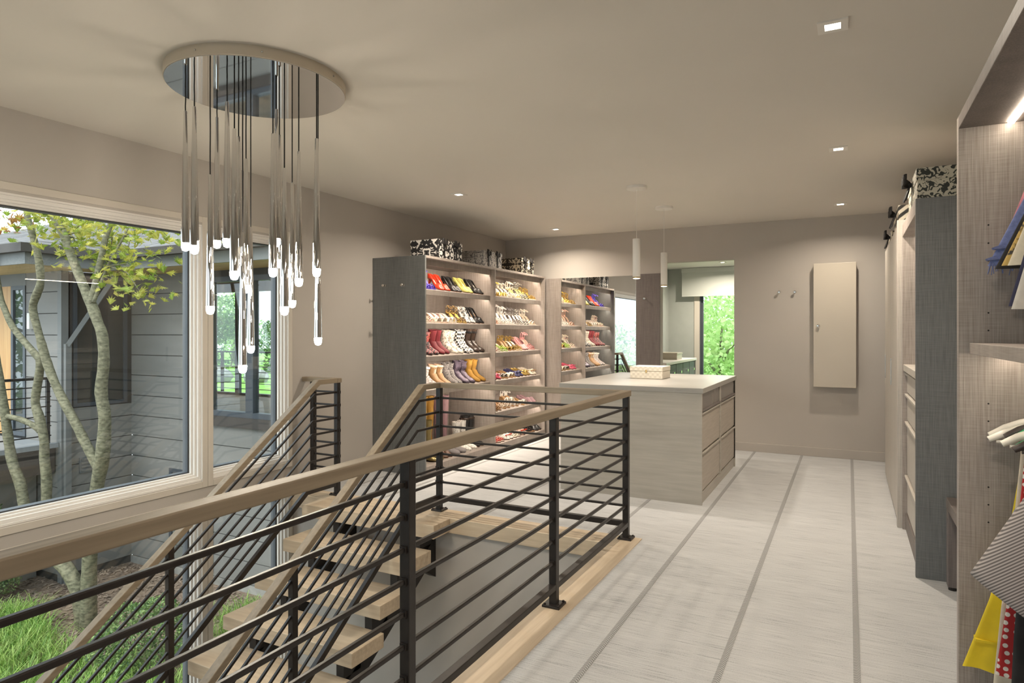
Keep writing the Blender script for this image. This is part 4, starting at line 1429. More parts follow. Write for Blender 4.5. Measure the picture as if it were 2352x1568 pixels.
ORD = ['first', 'second', 'third', 'fourth', 'fifth', 'sixth', 'seventh', 'eighth']
TRI = ((0.84, 0.012, 0.032), (0.74, 0.010, 0.040), (0.64, 0.010, 0.046), (0.30, 0.010, 0.050))
CAGE = ((0.86, 0.010, 0.030), (0.78, 0.010, 0.038), (0.70, 0.010, 0.043), (0.60, 0.010, 0.047))
BAND = ((0.80, 0.040, 0.036),)
ROWS = [
    # bay, shelf word, shelf z, list of (style, name, words, options)
    ('near', 'top', 1.82, [
        ('sandal', 'sandal', 'purple strappy sandal', dict(c='purple', lin='purple', ankle=0.085, H=0.09)),
        ('pump', 'pump', 'glossy red pump', dict(c='red', H=0.09)),
        ('pump', 'pump', 'black textured pump', dict(c='black', lin='black', H=0.085)),
        ('pump', 'pump', 'chartreuse pump', dict(c='chartreuse', lin='cream', H=0.085)),
        ('pump', 'pump', 'black pump with nude lining', dict(c='black', lin='nude', H=0.085))]),
    ('near', 'second', 1.485, [
        ('sandal', 'sandal', 'cream and coral strappy sandal', dict(c='floral', lin='cream', H=0.07, spec=TRI)),
        ('slide', 'wedge_sandal', 'white floral wedge', dict(c='floral', lin='white', sole='nude', H=0.06)),
        ('slide', 'wedge_sandal', 'white wedge slide', dict(c='white', lin='cream', sole='floral', H=0.06, cross=True, spec=((0.76, 0.022, 0.046),))),
        ('sandal', 'sandal', 'leopard strappy sandal', dict(c='leopard', lin='yellow', H=0.075, spec=TRI)),
        ('pump', 'pump', 'black and white spotted pump', dict(c='dalmatian', lin='white', H=0.10)),
        ('pump', 'pump', 'black peep pump with tan lining', dict(c='black', lin='tan', H=0.095))]),
    ('near', 'third', 1.155, [
        ('boot', 'ankle_boot', 'black tweed boot with red laces', dict(c='redtweed', laces='coral', shaft=0.21, sole='black')),
        ('boot', 'boot', 'burgundy suede boot with gold buttons', dict(c='burgundy', buttons='gold', shaft=0.225, sole='darkbrown')),
        ('boot', 'boot', 'cream printed boot', dict(c='snake', shaft=0.22, sole='cream')),
        ('boot', 'boot', 'houndstooth boot', dict(c='houndstooth', shaft=0.225, sole='black')),
        ('boot', 'boot', 'black leather buckled boot', dict(c='darkbrown', strap='black', shaft=0.245, sole='black'))]),
    ('near', 'fourth', 0.82, [
        ('boot', 'ankle_boot', 'grey fur ankle boot', dict(c='greyfur', shaft=0.17, wide=1.12, cuff='white', sole='grey', H=0.012)),
        ('boot', 'ankle_boot', 'tan laced ankle boot', dict(c='tan', laces='cream', shaft=0.18, cuff='nude', sole='brown')),
        ('boot', 'ankle_boot', 'black and white tweed bootie', dict(c='tweed', shaft=0.2, sole='black', H=0.05, hr=0.012)),
        ('boot', 'boot', 'ruched aubergine metallic boot', dict(c='aubergine', shaft=0.215, wide=1.12, slouch=0.6, sole='black', H=0.012)),
        ('boot', 'boot', 'mustard suede boot', dict(c='mustard', shaft=0.225, slouch=0.3, sole='brown'))]),
    ('far', 'top', 1.82, [
        ('sandal', 'sandal', 'gold strappy sandal', dict(c='gold', lin='gold', ankle=0.06, H=0.075, spec=TRI)),
        ('sandal', 'sandal', 'yellow wedge sandal', dict(c='yellow', lin='cream', ankle=0.08, H=0.07, wedge=True, sole='cream')),
        ('sandal', 'sandal', 'white floral strappy sandal', dict(c='snake', lin='cream', ankle=0.06, H=0.08, spec=CAGE)),
        ('sandal', 'sandal', 'ivory heeled sandal', dict(c='cream', lin='yellow', ankle=0.09, H=0.08, spec=TRI)),
        ('sandal', 'sandal', 'zebra ruffled sandal', dict(c='zebra', lin='chartreuse', ankle=0.085, H=0.09, spec=CAGE)),
        ('sandal', 'sandal', 'gold and cream sandal', dict(c='gold', lin='yellow', ankle=0.05, H=0.07, sole='cream', spec=TRI))]),
    ('far', 'second', 1.485, [
        ('sandal', 'sandal', 'blush ankle loop sandal', dict(c='blush', lin='nude', ankle=0.10, H=0.10)),
        ('sandal', 'sandal', 'white caged heel sandal', dict(c='white', lin='cream', ankle=0.10, H=0.10, spec=CAGE)),
        ('sandal', 'sandal', 'white narrow strapped sandal', dict(c='white', lin='white', ankle=0.085, H=0.09, spec=TRI)),
        ('sandal', 'sandal', 'silver strappy heel sandal', dict(c='silver', lin='cream', ankle=0.08, H=0.09, spec=TRI)),
        ('sandal', 'sandal', 'zebra strappy heel sandal', dict(c='zebra', lin='white', ankle=0.07, H=0.085, spec=CAGE)),
        ('sandal', 'sandal', 'cream ankle ring sandal', dict(c='cream', lin='nude', ankle=0.08, H=0.08))]),
    ('far', 'third', 1.155, [
        ('sandal', 'sandal', 'white and pink strappy sandal', dict(c='floral', lin='white', ankle=0.07, H=0.075, spec=TRI)),
        ('sandal', 'sandal', 'lime green sandal', dict(c='lime', lin='cream', ankle=0.0, H=0.05, spec=CAGE)),
        ('sandal', 'sandal', 'gold wedge sandal', dict(c='gold', lin='tan', ankle=0.06, H=0.08, wedge=True, sole='tan', spec=BAND)),
        ('sandal', 'sandal', 'gold ring sandal', dict(c='gold', lin='cream', ankle=0.06, H=0.07, spec=CAGE)),
        ('pump', 'pump', 'pale pink pump', dict(c='pink', lin='blush', H=0.07)),
        ('sandal', 'sandal', 'pink thin strapped sandal', dict(c='pink', lin='blush', ankle=0.09, H=0.09, spec=CAGE))]),
    ('far', 'fourth', 0.82, [
        ('flat', 'flat_shoe', 'hot pink flat with bow', dict(c='hotpink', lin='cream', bow='hotpink')),
        ('slide', 'slide_sandal', 'striped slide', dict(c='zebra', lin='tan', sole='tan')),
        ('slide', 'slide_sandal', 'cream leather slide', dict(c='cream', lin='tan', sole='tan')),
        ('flat', 'flat_shoe', 'navy flat with bow', dict(c='navy', lin='tan', bow='navy')),
        ('flat', 'flat_shoe', 'gold flat with bow', dict(c='gold', lin='tan', bow='gold')),
        ('flat', 'flat_shoe', 'cream flat', dict(c='cream', lin='tan', bow='tan'))]),
    ('far', 'fifth', 0.445, [
        ('slide', 'slide_sandal', 'tan leather slide', dict(c='tan', lin='tan', sole='brown', spec=CAGE)),
        ('slide', 'slide_sandal', 'cream strapped slide', dict(c='cream', lin='tan', sole='tan', spec=CAGE)),
        ('sandal', 'sandal', 'white crisscross wedge sandal', dict(c='white', lin='tan', ankle=0.07, H=0.08, wedge=True, sole='tan', cross=True, spec=((0.76, 0.02, 0.05), (0.5, 0.02, 0.06)))),
        ('slide', 'slide_sandal', 'white crossed slide', dict(c='white', lin='tan', sole='tan', cross=True, spec=((0.74, 0.02, 0.045),))),
        ('flat', 'flat_shoe', 'mauve flat', dict(c='mauve', lin='mauve'))]),
]
WORD = {'top': 'top', 'second': 'second', 'third': 'third', 'fourth': 'fourth', 'fifth': 'lowest tilted'}
for bay, word, z, row in ROWS:
    ya, yb = BAYS[bay]
    ys_ = ya + (0.16 if bay == 'near' else 0.12)
    pitch = (yb - ys_ - 0.02) / len(row)
    for i, (style, nm, words, c) in enumerate(row):
        yc = ys_ + pitch * (i + 0.5)
        gap = 0.112 if c.get('wide', 1) > 1.05 else 0.102 if style == 'boot' else 0.090
        back = 0.262 if style == 'boot' else 0.255
        for s, side in ((-1, 'left'), (1, 'right')):
            x = SHF - back - random.uniform(0, 0.02)
            lab = '%s %s on the %s shelf of the %s shoe bay' % (side, words, WORD[word], bay)
            shoe(style, nm, lab, 'shoes on the slanted cabinet shelves', (x, yc + s * gap / 2, z + (SHF - x) * TT + 0.0005), random.uniform(-0.06, 0.06), c)

# tall boots and low shoes standing on the cabinet floor
FLOOR = [
    ('near', 5.50, -4.22, 'boot', 'tall_boot', 'brown fur topped tall boot', dict(c='brown', shaft=0.47, cuff='tan', wide=0.9)),
    ('near', 5.50, -3.935, 'boot', 'tall_boot', 'shiny olive gold rain boot', dict(c='olivegold', shaft=0.40, wide=0.88, sole='darkbrown')),
    ('near', 5.93, -4.21, 'boot', 'tall_boot', 'mustard tall boot', dict(c='mustard', shaft=0.60, wide=0.78, slouch=0.5)),
    ('near', 6.225, -4.21, 'boot', 'tall_boot', 'mauve suede tall boot', dict(c='mauve', shaft=0.58, wide=0.78)),
    ('near', 6.20, -3.95, 'boot', 'tall_boot', 'white dotted rain boot', dict(c='dots', shaft=0.31, wide=0.95, sole='white')),
    ('near', 6.44, -3.99, 'boot', 'tall_boot', 'black buckled rain boot', dict(c='black', shaft=0.35, wide=0.95, strap='darkbrown')),
    ('near', 5.95, -3.945, 'boot', 'slipper', 'grey sheepskin slipper', dict(c='grey', shaft=0.115, wide=1.25, cuff='grey', sole='grey', H=0.012)),
    ('near', 5.72, -3.95, 'flat', 'flat_shoe', 'brown loafer', dict(c='brown', lin='tan')),
    ('far', 6.81, -3.91, 'slide', 'flat_sandal', 'coral flat sandal', dict(c='coral', lin='floral', H=0.006, spec=CAGE)),
    ('far', 7.02, -3.91, 'flat', 'flat_shoe', 'dotted flat', dict(c='dots', lin='cream', bow='coral')),
    ('far', 7.23, -3.91, 'slide', 'flat_sandal', 'cream jewelled flat sandal', dict(c='snake', lin='cream', H=0.006, spec=CAGE)),
    ('far', 7.44, -3.91, 'flat', 'flat_shoe', 'red floral flat', dict(c='redfloral', lin='cream', bow='red')),
    ('far', 7.65, -3.91, 'slide', 'flat_sandal', 'black flat sandal', dict(c='black', lin='tan', H=0.006, spec=CAGE)),
    ('far', 7.86, -3.91, 'flat', 'flat_shoe', 'black flat', dict(c='black', lin='coral')),
    ('far', 6.78, -4.19, 'flat', 'flat_shoe', 'white patterned flat behind', dict(c='snake', lin='white')),
    ('far', 7.05, -4.19, 'slide', 'flat_sandal', 'white flat sandal behind', dict(c='white', lin='cream', H=0.006)),
    ('far', 7.36, -4.19, 'slide', 'flat_sandal', 'red flat sandal behind', dict(c='red', lin='cream', H=0.006)),
    ('far', 7.66, -4.19, 'flat', 'flat_shoe', 'navy flat behind', dict(c='navy', lin='red')),
]
for bay, y, x, style, nm, words, c in FLOOR:
    c['tilt'] = 0.0
    for s, side in ((-1, 'left'), (1, 'right')):
        g = 0.130 if c.get('shaft', 0) > 0.45 else 0.112 if nm in ('tall_boot', 'slipper') else 0.090
        lab = '%s %s on the floor of the %s shoe bay' % (side, words, bay)
        shoe(style, nm, lab, 'shoes standing on the cabinet floor', (x, y + s * g / 2, 0.0855), random.uniform(-0.05, 0.05), c)

# ================================================================== clothes in the near closet
mat('cloth_pink', (0.62, 0.24, 0.28), 0.85, var=0.1, scale=(60, 60, 60))
mat('cloth_denim', (0.14, 0.17, 0.34), 0.9, var=0.2, scale=(90, 90, 90))
mat('cloth_black', (0.02, 0.018, 0.018), 0.8, var=0.2, scale=(40, 40, 40))
mat('cloth_cream', (0.62, 0.55, 0.42), 0.85, var=0.05, scale=(60, 60, 60))
mat('cloth_white', (0.60, 0.56, 0.50), 0.85, var=0.05, scale=(60, 60, 60))
mat('cloth_navy', (0.025, 0.025, 0.06), 0.8, var=0.2, scale=(40, 40, 40))
mat('cloth_yellow', (0.74, 0.55, 0.015), 0.7, var=0.08, scale=(14, 14, 14))
mat('cloth_bluegrey', (0.20, 0.23, 0.30), 0.85, var=0.15, scale=(60, 60, 60))
pattern('cloth_goldprint', 'blotch', (0.03, 0.025, 0.02), (0.45, 0.30, 0.08), 26, 0.6)
pattern('cloth_polka', 'dots', (0.42, 0.02, 0.02), (0.72, 0.66, 0.58), 42, 0.8)
pattern('cloth_flower', 'blotch', (0.02, 0.018, 0.018), (0.34, 0.03, 0.12), 16, 0.8, (0.62, 0.40, 0.42))
pattern('cloth_ribbed', 'stripes', (0.13, 0.115, 0.11), (0.40, 0.355, 0.33), 900, 0.9)
mat('plastic_white', (0.70, 0.66, 0.58), 0.35, var=0.03)
mat('plastic_green', (0.05, 0.40, 0.16), 0.4, var=0.1)
mat('plastic_dark', (0.05, 0.04, 0.035), 0.35, var=0.1)


def cloth_mesh(y, prof, thick=0.016, folds=3, amp=0.006, seed=0, lean=0.0, hem=0.0):
    """flattened garment body: prof is [(z, x_front, x_back)] from top to hem"""
    rings = []
    n = 36
    rnd = random.Random(seed)
    ph = rnd.uniform(0, 6)
    N_ = 16
    P = []
    for i in range(N_ + 1):
        q = i / N_ * (len(prof) - 1)
        k = min(int(q), len(prof) - 2)
        f_ = q - k
        P.append(tuple(prof[k][j] + (prof[k + 1][j] - prof[k][j]) * f_ for j in range(3)))
    for i, (z, xa, xb) in enumerate(P):
        u = i / N_
        r = []
        for k in range(n):
            a = 2 * PI * k / n
            cx_, hx = (xa + xb) / 2, (xb - xa) / 2
            ca, sa = math.cos(a), math.sin(a)
            px = cx_ - hx * math.copysign(abs(ca) ** 0.6, ca)
            w = amp * u * math.sin(folds * (px - xa) / max(0.05, xb - xa) * 2 * PI + ph + 0.8 * u)
            py = y + thick * (0.5 + 0.5 * u) * math.copysign(abs(sa) ** 0.8, sa) + w + lean * u
            dz = hem * u * math.sin(px * 40 + ph) if i == N_ else 0
            r.append((px, py, z + dz))
        rings.append(r)
    return MB().loft(rings).mesh('fabric', True, 60)


def hanger(y, z, rod_z, parent, material, half=0.20, drop=0.05, clips=False, cx_=0.68):
    m = MB()
    if clips:
        m.tube([(cx_ - half, y, z), (cx_ + half, y, z)], 0.007, 8)
    else:
        pts = []
        for k in range(13):
            u = -1 + 2 * k / 12
            pts.append((cx_ + u * half, y, z - drop * 1.3 * abs(u) ** 2.6))
        m.tube(pts, [0.010 if k in (0, 12) else 0.013 for k in range(13)], 10)
        m.tube([(cx_ - half + 0.02, y, z - drop - 0.02), (cx_ + half - 0.02, y, z - drop - 0.02)], 0.006, 8)
    arm = obj('hanger_arm', m.mesh('hanger_arm', True, 50), material, parent)
    hk = []
    for k in range(9):
        a = -0.5 + 4.2 * k / 8
        hk.append((cx_ - 0.018 * math.cos(a) , y, rod_z - 0.001 + 0.0175 * math.sin(a) + 0.0))
    hk = [(cx_, y, z)] + [(cx_ + 0.017 * math.sin(a), y, rod_z + 0.0 + 0.017 * math.cos(a)) for a in (2.6, 1.9, 1.2, 0.5, -0.2, -0.9, -1.5)]
    obj('hook', MB().tube(hk, 0.0022, 6).mesh('hook', True), 'brushed_nickel', arm)
    if clips:
        for s in (-1, 1):
            c = MB().box(cx_ + s * half * 0.86 - 0.012, cx_ + s * half * 0.86 + 0.012, y - 0.012, y + 0.012, z - 0.045, z + 0.012)
            obj('clip', c, material, arm, bevel=0.004)
    return arm


GU = 'clothes hanging from the upper closet rod'
UP = [
    ('shorts', 'pink', 'cloth_pink', 2.632, [(1.905, 0.52, 0.84), (1.80, 0.485, 0.87), (1.66, 0.438, 0.90)], 'clear_acrylic', 'pink garment nearest the closet panel on the upper rod', 'shorts'),
    ('shorts', 'denim', 'cloth_denim', 2.588, [(1.90, 0.53, 0.84), (1.78, 0.475, 0.88), (1.615, 0.402, 0.92)], 'clear_acrylic', 'blue denim shorts with frayed hem on the upper rod', 'shorts'),
    ('skirt', 'black', 'cloth_black', 2.535, [(1.885, 0.53, 0.84), (1.78, 0.49, 0.87), (1.60, 0.412, 0.92)], 'plastic_dark', 'black flared skirt on the upper rod', 'skirt'),
    ('skirt', 'gold print', 'cloth_goldprint', 2.478, [(1.86, 0.53, 0.84), (1.75, 0.48, 0.87), (1.605, 0.42, 0.92)], 'clear_acrylic', 'black skirt with gold chain print on the upper rod', 'skirt'),
    ('skirt', 'cream', 'cloth_cream', 2.418, [(1.87, 0.53, 0.84), (1.76, 0.48, 0.87), (1.60, 0.425, 0.92)], 'clear_acrylic', 'cream flared skirt on the upper rod', 'skirt'),
    ('trousers', 'navy', 'cloth_navy', 2.36, [(1.87, 0.53, 0.84), (1.70, 0.47, 0.87), (1.475, 0.415, 0.90)], 'clear_acrylic', 'navy garment behind the white one on the upper rod', 'trousers'),
    ('trousers', 'white', 'cloth_white', 2.305, [(1.87, 0.53, 0.84), (1.70, 0.47, 0.87), (1.465, 0.412, 0.90)], 'clear_acrylic', 'long white garment at the right edge on the upper rod', 'trousers'),
]
for i, (nm, _, mt, y, prof, hm, lab, cat) in enumerate(UP):
    t = thing(nm, lab, cat, (0.68, y, 1.88), GU)
    obj('fabric', cloth_mesh(y, prof, 0.013, 3, 0.006, i), mt, t)
    hanger(y, prof[0][0] + 0.03, 1.975, t, hm, 0.15, clips=True)
    if nm == 'shorts' and mt == 'cloth_denim':
        fr = MB()
        rr = random.Random(3)
        for k in range(60):
            x = 0.40 + 0.52 * rr.random()
            yy = y + rr.choice((-0.012, 0.012))
            fr.tube([(x, yy, 1.625), (x + rr.uniform(-0.01, 0.006), yy + rr.uniform(-0.006, 0.006), 1.60 - 0.02 * rr.random())], 0.0012, 4)
        obj('frayed_hem', fr, 'cloth_denim', t)
        for zc, xf in ((1.675, 0.43), (1.64, 0.413)):
            rf = MB().loft([[(xf + 0.006, y - 0.012, zc + 0.006), (xf + 0.006, y + 0.012, zc + 0.006), (xf + 0.02, y + 0.012, zc - 0.006), (xf + 0.02, y - 0.012, zc - 0.006)],
                     [(xf - 0.016, y - 0.016, zc - 0.002), (xf - 0.016, y + 0.016, zc - 0.002), (xf - 0.012, y + 0.016, zc - 0.008), (xf - 0.012, y - 0.016, zc - 0.008)]])
            obj('ruffle', rf, 'cloth_denim', t)

GL = 'clothes hanging from the lower closet rod'
LO = [
    ('dress', 'cloth_yellow', 2.625, [(1.05, 0.50, 0.90), (0.92, 0.488, 0.90), (0.74, 0.462, 0.92), (0.52, 0.412, 0.94), (0.28, 0.338, 0.96)], 'plastic_white', 'bright yellow dress with flared hem on the lower rod', 'dress', 0.25),
    ('jeans', 'cloth_bluegrey', 2.565, [(1.06, 0.50, 0.84), (0.90, 0.495, 0.84), (0.80, 0.455, 0.86)], 'plastic_green', 'blue grey denim garment on the lower rod behind the striped jacket', 'jeans', 0.2),
    ('dress', 'cloth_cream', 2.535, [(1.05, 0.48, 0.88), (0.80, 0.46, 0.9), (0.55, 0.43, 0.92), (0.12, 0.395, 0.94)], 'plastic_white', 'long cream dress beside the yellow dress on the lower rod', 'dress', 0.23),
    ('dress', 'cloth_polka', 2.482, [(1.05, 0.48, 0.88), (0.80, 0.46, 0.9), (0.55, 0.432, 0.92), (0.335, 0.405, 0.92)], 'plastic_green', 'red dress with white polka dots on the lower rod', 'dress', 0.2),
    ('coat', 'cloth_black', 2.425, [(1.05, 0.48, 0.88), (0.80, 0.465, 0.9), (0.5, 0.44, 0.92), (0.13, 0.425, 0.93)], 'plastic_dark', 'long black coat on the lower rod', 'coat', 0.22),
]
for i, (nm, mt, y, prof, hm, lab, cat, half) in enumerate(LO):
    t = thing(nm, lab, cat, (0.68, y, 1.06), GL)
    obj('fabric', cloth_mesh(y, prof, 0.015, 4, 0.007, 20 + i, hem=0.004), mt, t)
    hanger(y, prof[0][0] + 0.06, 1.235, t, hm, half + 0.02, 0.05)
    if mt == 'cloth_yellow':
        sm = MB()
        for z, xf, xb in ((0.38, 0.372, 0.95), (0.60, 0.415, 0.935)):
            sm.box(xf, xb, y - 0.017, y + 0.02, z - 0.004, z + 0.004)
        obj('seam', sm, 'cloth_yellow', t)
# striped jacket with a wide bell sleeve reaching out of the closet
y = 2.335
t = thing('jacket', 'grey ribbed jacket with a wide bell sleeve on the lower rod', 'jacket', (0.68, y, 1.06), GL)
obj('fabric', cloth_mesh(y, [(1.09, 0.54, 0.84), (0.95, 0.50, 0.88), (0.60, 0.49, 0.90)], 0.018, 3, 0.006, 40), 'cloth_ribbed', t)
rings = []
for u in (0, 0.15, 0.35, 0.6, 0.8, 0.95, 1.0):
    c = Vector((0.60, y, 1.06)).lerp(Vector((0.424, y - 0.02, 0.61)), u)
    hw_ = 0.065 + 0.062 * u
    ax = Vector((-0.80, 0.22, 0.56)).normalized()
    nn = Vector((0.15, 1, 0)).normalized()
    rings.append([c + ax * (hw_ * math.cos(a)) + nn * ((0.022 + 0.012 * u) * math.sin(a)) for a in (2 * PI * k / 24 for k in range(24))])
obj('sleeve', MB().loft(rings, True, True, False).mesh('sleeve', True, 60), 'cloth_ribbed', t, solid=0.004)
hanger(y, 1.13, 1.235, t, 'plastic_white', 0.21, 0.05)
y = 2.205
t = thing('blouse', 'black blouse with magenta flowers at the right edge on the lower rod', 'blouse', (0.68, y, 1.06), GL)
obj('fabric', cloth_mesh(y, [(1.08, 0.52, 0.86), (0.85, 0.47, 0.9), (0.66, 0.428, 0.92), (0.5, 0.44, 0.92)], 0.025, 3, 0.008, 41), 'cloth_flower', t)
hanger(y, 1.12, 1.235, t, 'plastic_white', 0.21, 0.05)
for i, (y, mt, lab, dr) in enumerate(((2.665, 'plastic_white', 'empty white plastic hanger nearest the closet panel', 0.055), (2.595, 'plastic_dark', 'empty black hanger beside the white plastic hanger', 0.05))):
    t = thing('clothes_hanger', lab, 'hanger', (0.68, y, 1.12), 'empty hangers on the lower rod')
    hanger(y, 1.125 + 0.0 * i, 1.235, t, mt, 0.262 - 0.03 * i, dr)

# ================================================================== outside: courtyard, house wings, garden
GZ = -2.75
NYW, WXW, WYS = 7.2, -11.5, 6.03      # north wing wall, west wing east face, west wing south face
TOPW = 2.41
ground = MB().box(-40, X0 - 0.0, -20, 7.2, GZ - 0.3, GZ).box(X0, 30, -20, -2.66, GZ - 0.3, GZ)
o = obj('ground', ground, 'mulch')
tag(o, kind='structure')


def board(name, x0, x1, y0, y1, z0, z1, material, parent):
    return boxes(name, [(x0, x1, y0, y1, z0, z1)], material, parent)


CH = 0.361
# --- north wing: hollow, glazed on both sides
t = thing('house_wing', 'grey sided house wing across the courtyard with glazed bay', 'building', (-8.0, 8.5, GZ))
NWX = (-9.42, -7.45)          # glazed bay
W0, W1 = 0.03, 2.30
zs = []
z = GZ + 0.12
while z < TOPW:
    zs.append((z, min(z + CH, TOPW)))
    z += CH
boxes('wall_core', [(WXW, NWX[0], NYW + 0.02, NYW + 0.14, GZ, TOPW), (NWX[1], X0, NYW + 0.02, NYW + 0.14, GZ, TOPW),
                    (NWX[0], NWX[1], NYW + 0.02, NYW + 0.14, GZ, W0 - 0.02), (NWX[0], NWX[1], NYW + 0.02, NYW + 0.14, W1, TOPW)], 'siding_dark', t)
for a, b in zs:
    segs = [(WXW + 0.0, X0)]
    if b > W0 - 0.12 and a < W1:
        segs = [(WXW, NWX[0] - 0.05), (NWX[1] + 0.05, X0)]
    for xa, xb in segs:
        board('siding_board', xa, xb, NYW, NYW + 0.02, a + 0.014, b, 'siding_grey', t)
boxes('foundation', [(WXW, X0, NYW - 0.015, NYW + 0.05, GZ - 0.1, GZ + 0.12)], 'stone', t)
boxes('window_sill', [(NWX[0] - 0.08, NWX[1] + 0.08, NYW - 0.06, NYW + 0.05, W0 - 0.16, W0)], 'dark_fascia', t)
for i in range(2):
    xa = NWX[0] + (NWX[1] - NWX[0]) / 2 * i
    xb = NWX[0] + (NWX[1] - NWX[0]) / 2 * (i + 1)
    w = obj('window', MB().frame('y', NYW - 0.02, NYW + 0.10, xa, xb, W0, W1, 0.085), 'exterior_frame', t)
    obj('pane', MB().box(xa + 0.08, xb - 0.08, NYW + 0.03, NYW + 0.036, W0 + 0.08, W1 - 0.08), 'window_glass', w)
# lower dark window and vent near the corner
w = obj('window', MB().frame('y', NYW - 0.02, NYW + 0.05, -10.42, -9.3, -2.55, -0.95, 0.07), 'exterior_frame', t)
obj('pane', MB().box(-10.37, -9.35, NYW - 0.006, NYW, -2.5, -1.0), 'window_glass', w)
boxes('interior_floor', [(-16.4, X0, NYW + 0.14, 10.4, -0.25, -0.05)], 'room_wood', t)
boxes('interior_ceiling', [(-16.4, X0, NYW + 0.14, 10.4, TOPW - 0.02, TOPW + 0.1)], 'white_satin', t)
boxes('partition', [(-6.2, -6.1, NYW + 0.14, 10.4, -0.05, TOPW - 0.02), (-16.4, -16.3, NYW + 0.14, 10.4, -0.05, TOPW - 0.02)], 'room_dark', t)
for i in range(8):
    xa, xb = -16.3 + 1.26 * i, -16.3 + 1.26 * (i + 1)
    w = obj('window', MB().frame('y', 10.30, 10.40, xa, xb, -0.05, TOPW - 0.02, 0.05), 'exterior_frame', t)
    obj('pane', MB().box(xa + 0.05, xb - 0.05, 10.35, 10.356, 0.0, TOPW - 0.07), 'window_glass', w)
boxes('beam', [(-16.3, -6.2, 8.9, 9.05, 2.2, TOPW - 0.02)], 'room_wood', t)

# --- west wing
t = thing('house_wing', 'grey west house wing with orange wood door and balcony', 'building', (-13.5, 6.1, GZ))
boxes('wall_core', [(WXW - 0.14, WXW - 0.02, WYS + 0.02, NYW + 0.02, GZ, TOPW), (-17.0, WXW - 0.02, WYS + 0.02, WYS + 0.14, GZ, TOPW)], 'siding_dark', t)
for a, b in zs:
    # east face: siding below the dark glazed band
    if a < 0.1:
        board('siding_board', WXW - 0.02, WXW, WYS, NYW, a + 0.014, min(b, 0.12), 'siding_grey', t)
    # south face to the left
    segs = [(-12.58, WXW)] if a > -0.5 else [(-17, WXW)]
    for xa, xb in segs:
        board('siding_board', xa, xb, WYS, WYS + 0.02, a + 0.014, b, 'siding_grey', t)
w = obj('window', MB().frame('x', WXW - 0.04, WXW + 0.01, WYS + 0.18, 7.12, 0.14, TOPW - 0.04, 0.06), 'exterior_frame', t)
obj('pane', MB().box(WXW - 0.02, WXW - 0.014, WYS + 0.24, 7.06, 0.2, TOPW - 0.1), 'window_glass', w)
boxes('interior_panel', [(WXW - 0.139, WXW - 0.06, WYS + 0.24, 6.55, 0.2, TOPW - 0.1)], 'room_wood', t)
boxes('corner_board', [(WXW - 0.10, WXW + 0.012, WYS - 0.012, WYS + 0.10, GZ, TOPW)], 'exterior_trim', t)
v = boxes('vent', [(WXW, WXW + 0.03, 6.30, 6.62, -0.98, -0.72)], 'exterior_trim', t)
for k in range(4):
    boxes('louvre', [(WXW + 0.03, WXW + 0.045, 6.32, 6.60, -0.95 + 0.06 * k, -0.92 + 0.06 * k)], 'siding_grey', v)
# downspout: runs under the eave, then down the corner
obj('downspout', MB().bar((WXW + 0.06, WYS + 0.06, GZ), (WXW + 0.06, WYS + 0.06, 1.2), 0.09, 0.07).bar((WXW + 0.06, WYS + 0.06, 1.17), (-11.05, 6.62, 2.32), 0.08, 0.07), 'exterior_trim', t)
# south face: sliding door and wood panel
w = obj('sliding_door', MB().frame('y', WYS - 0.02, WYS + 0.04, -13.04, -12.58, -0.4, 2.2, 0.07), 'exterior_frame', t)
obj('pane', MB().box(-12.98, -12.64, WYS + 0.0, WYS + 0.006, -0.33, 2.13), 'window_glass', w)
boxes('wood_panel', [(-16, -13.05, WYS - 0.01, WYS + 0.02, -0.4, 2.2)], 'cedar_door', t)
boxes('header', [(-17, -12.58, WYS - 0.005, WYS + 0.02, 2.2, TOPW)], 'exterior_trim', t)
boxes('wall_lamp', [(-12.42, -12.34, WYS - 0.07, WYS, 1.45, 1.72)], 'white_satin', t, 0.004)

# --- balcony in front of the west wing
t = thing('balcony', 'dark balcony deck with slim bar railing on the west wing', 'balcony', (-13.0, 4.5, -0.6))
boxes('deck', [(-16.5, -11.62, 2.0, WYS - 0.02, -0.50, -0.44)], 'deck_board', t)
boxes('edge_cap', [(-11.63, -11.55, 2.0, WYS - 0.02, -0.50, -0.425)], 'deck_board', t)
boxes('beam', [(-16.5, -11.66, 2.05, WYS - 0.02, -0.92, -0.50)], 'dark_fascia', t)
for y in (5.9, 4.6, 3.3, 2.1):
    boxes('post', [(-11.68, -11.63, y - 0.025, y + 0.025, -0.50, 0.62)], 'black_steel', t)
boxes('top_rail', [(-11.69, -11.62, 2.0, 5.95, 0.62, 0.66)], 'black_steel', t)
for k in range(6):
    obj('bar', MB().bar((-11.655, 2.0, 0.50 - 0.16 * k), (-11.655, 5.95, 0.50 - 0.16 * k), 0.018, 0.018), 'black_steel', t)
boxes('lower_wall', [(-16.4, -12.2, 2.6, WYS - 0.03, GZ, -0.92)], 'siding_grey', t)

# --- eaves and roof over both wings (one L-shaped roof)
t = thing('roof', 'shingled roof with cedar soffit around the courtyard', 'roof', (-11.0, 8.0, TOPW))
EX, EY, EN = -10.78, 5.18, 6.42       # eave lines
so = TOPW
k = 0
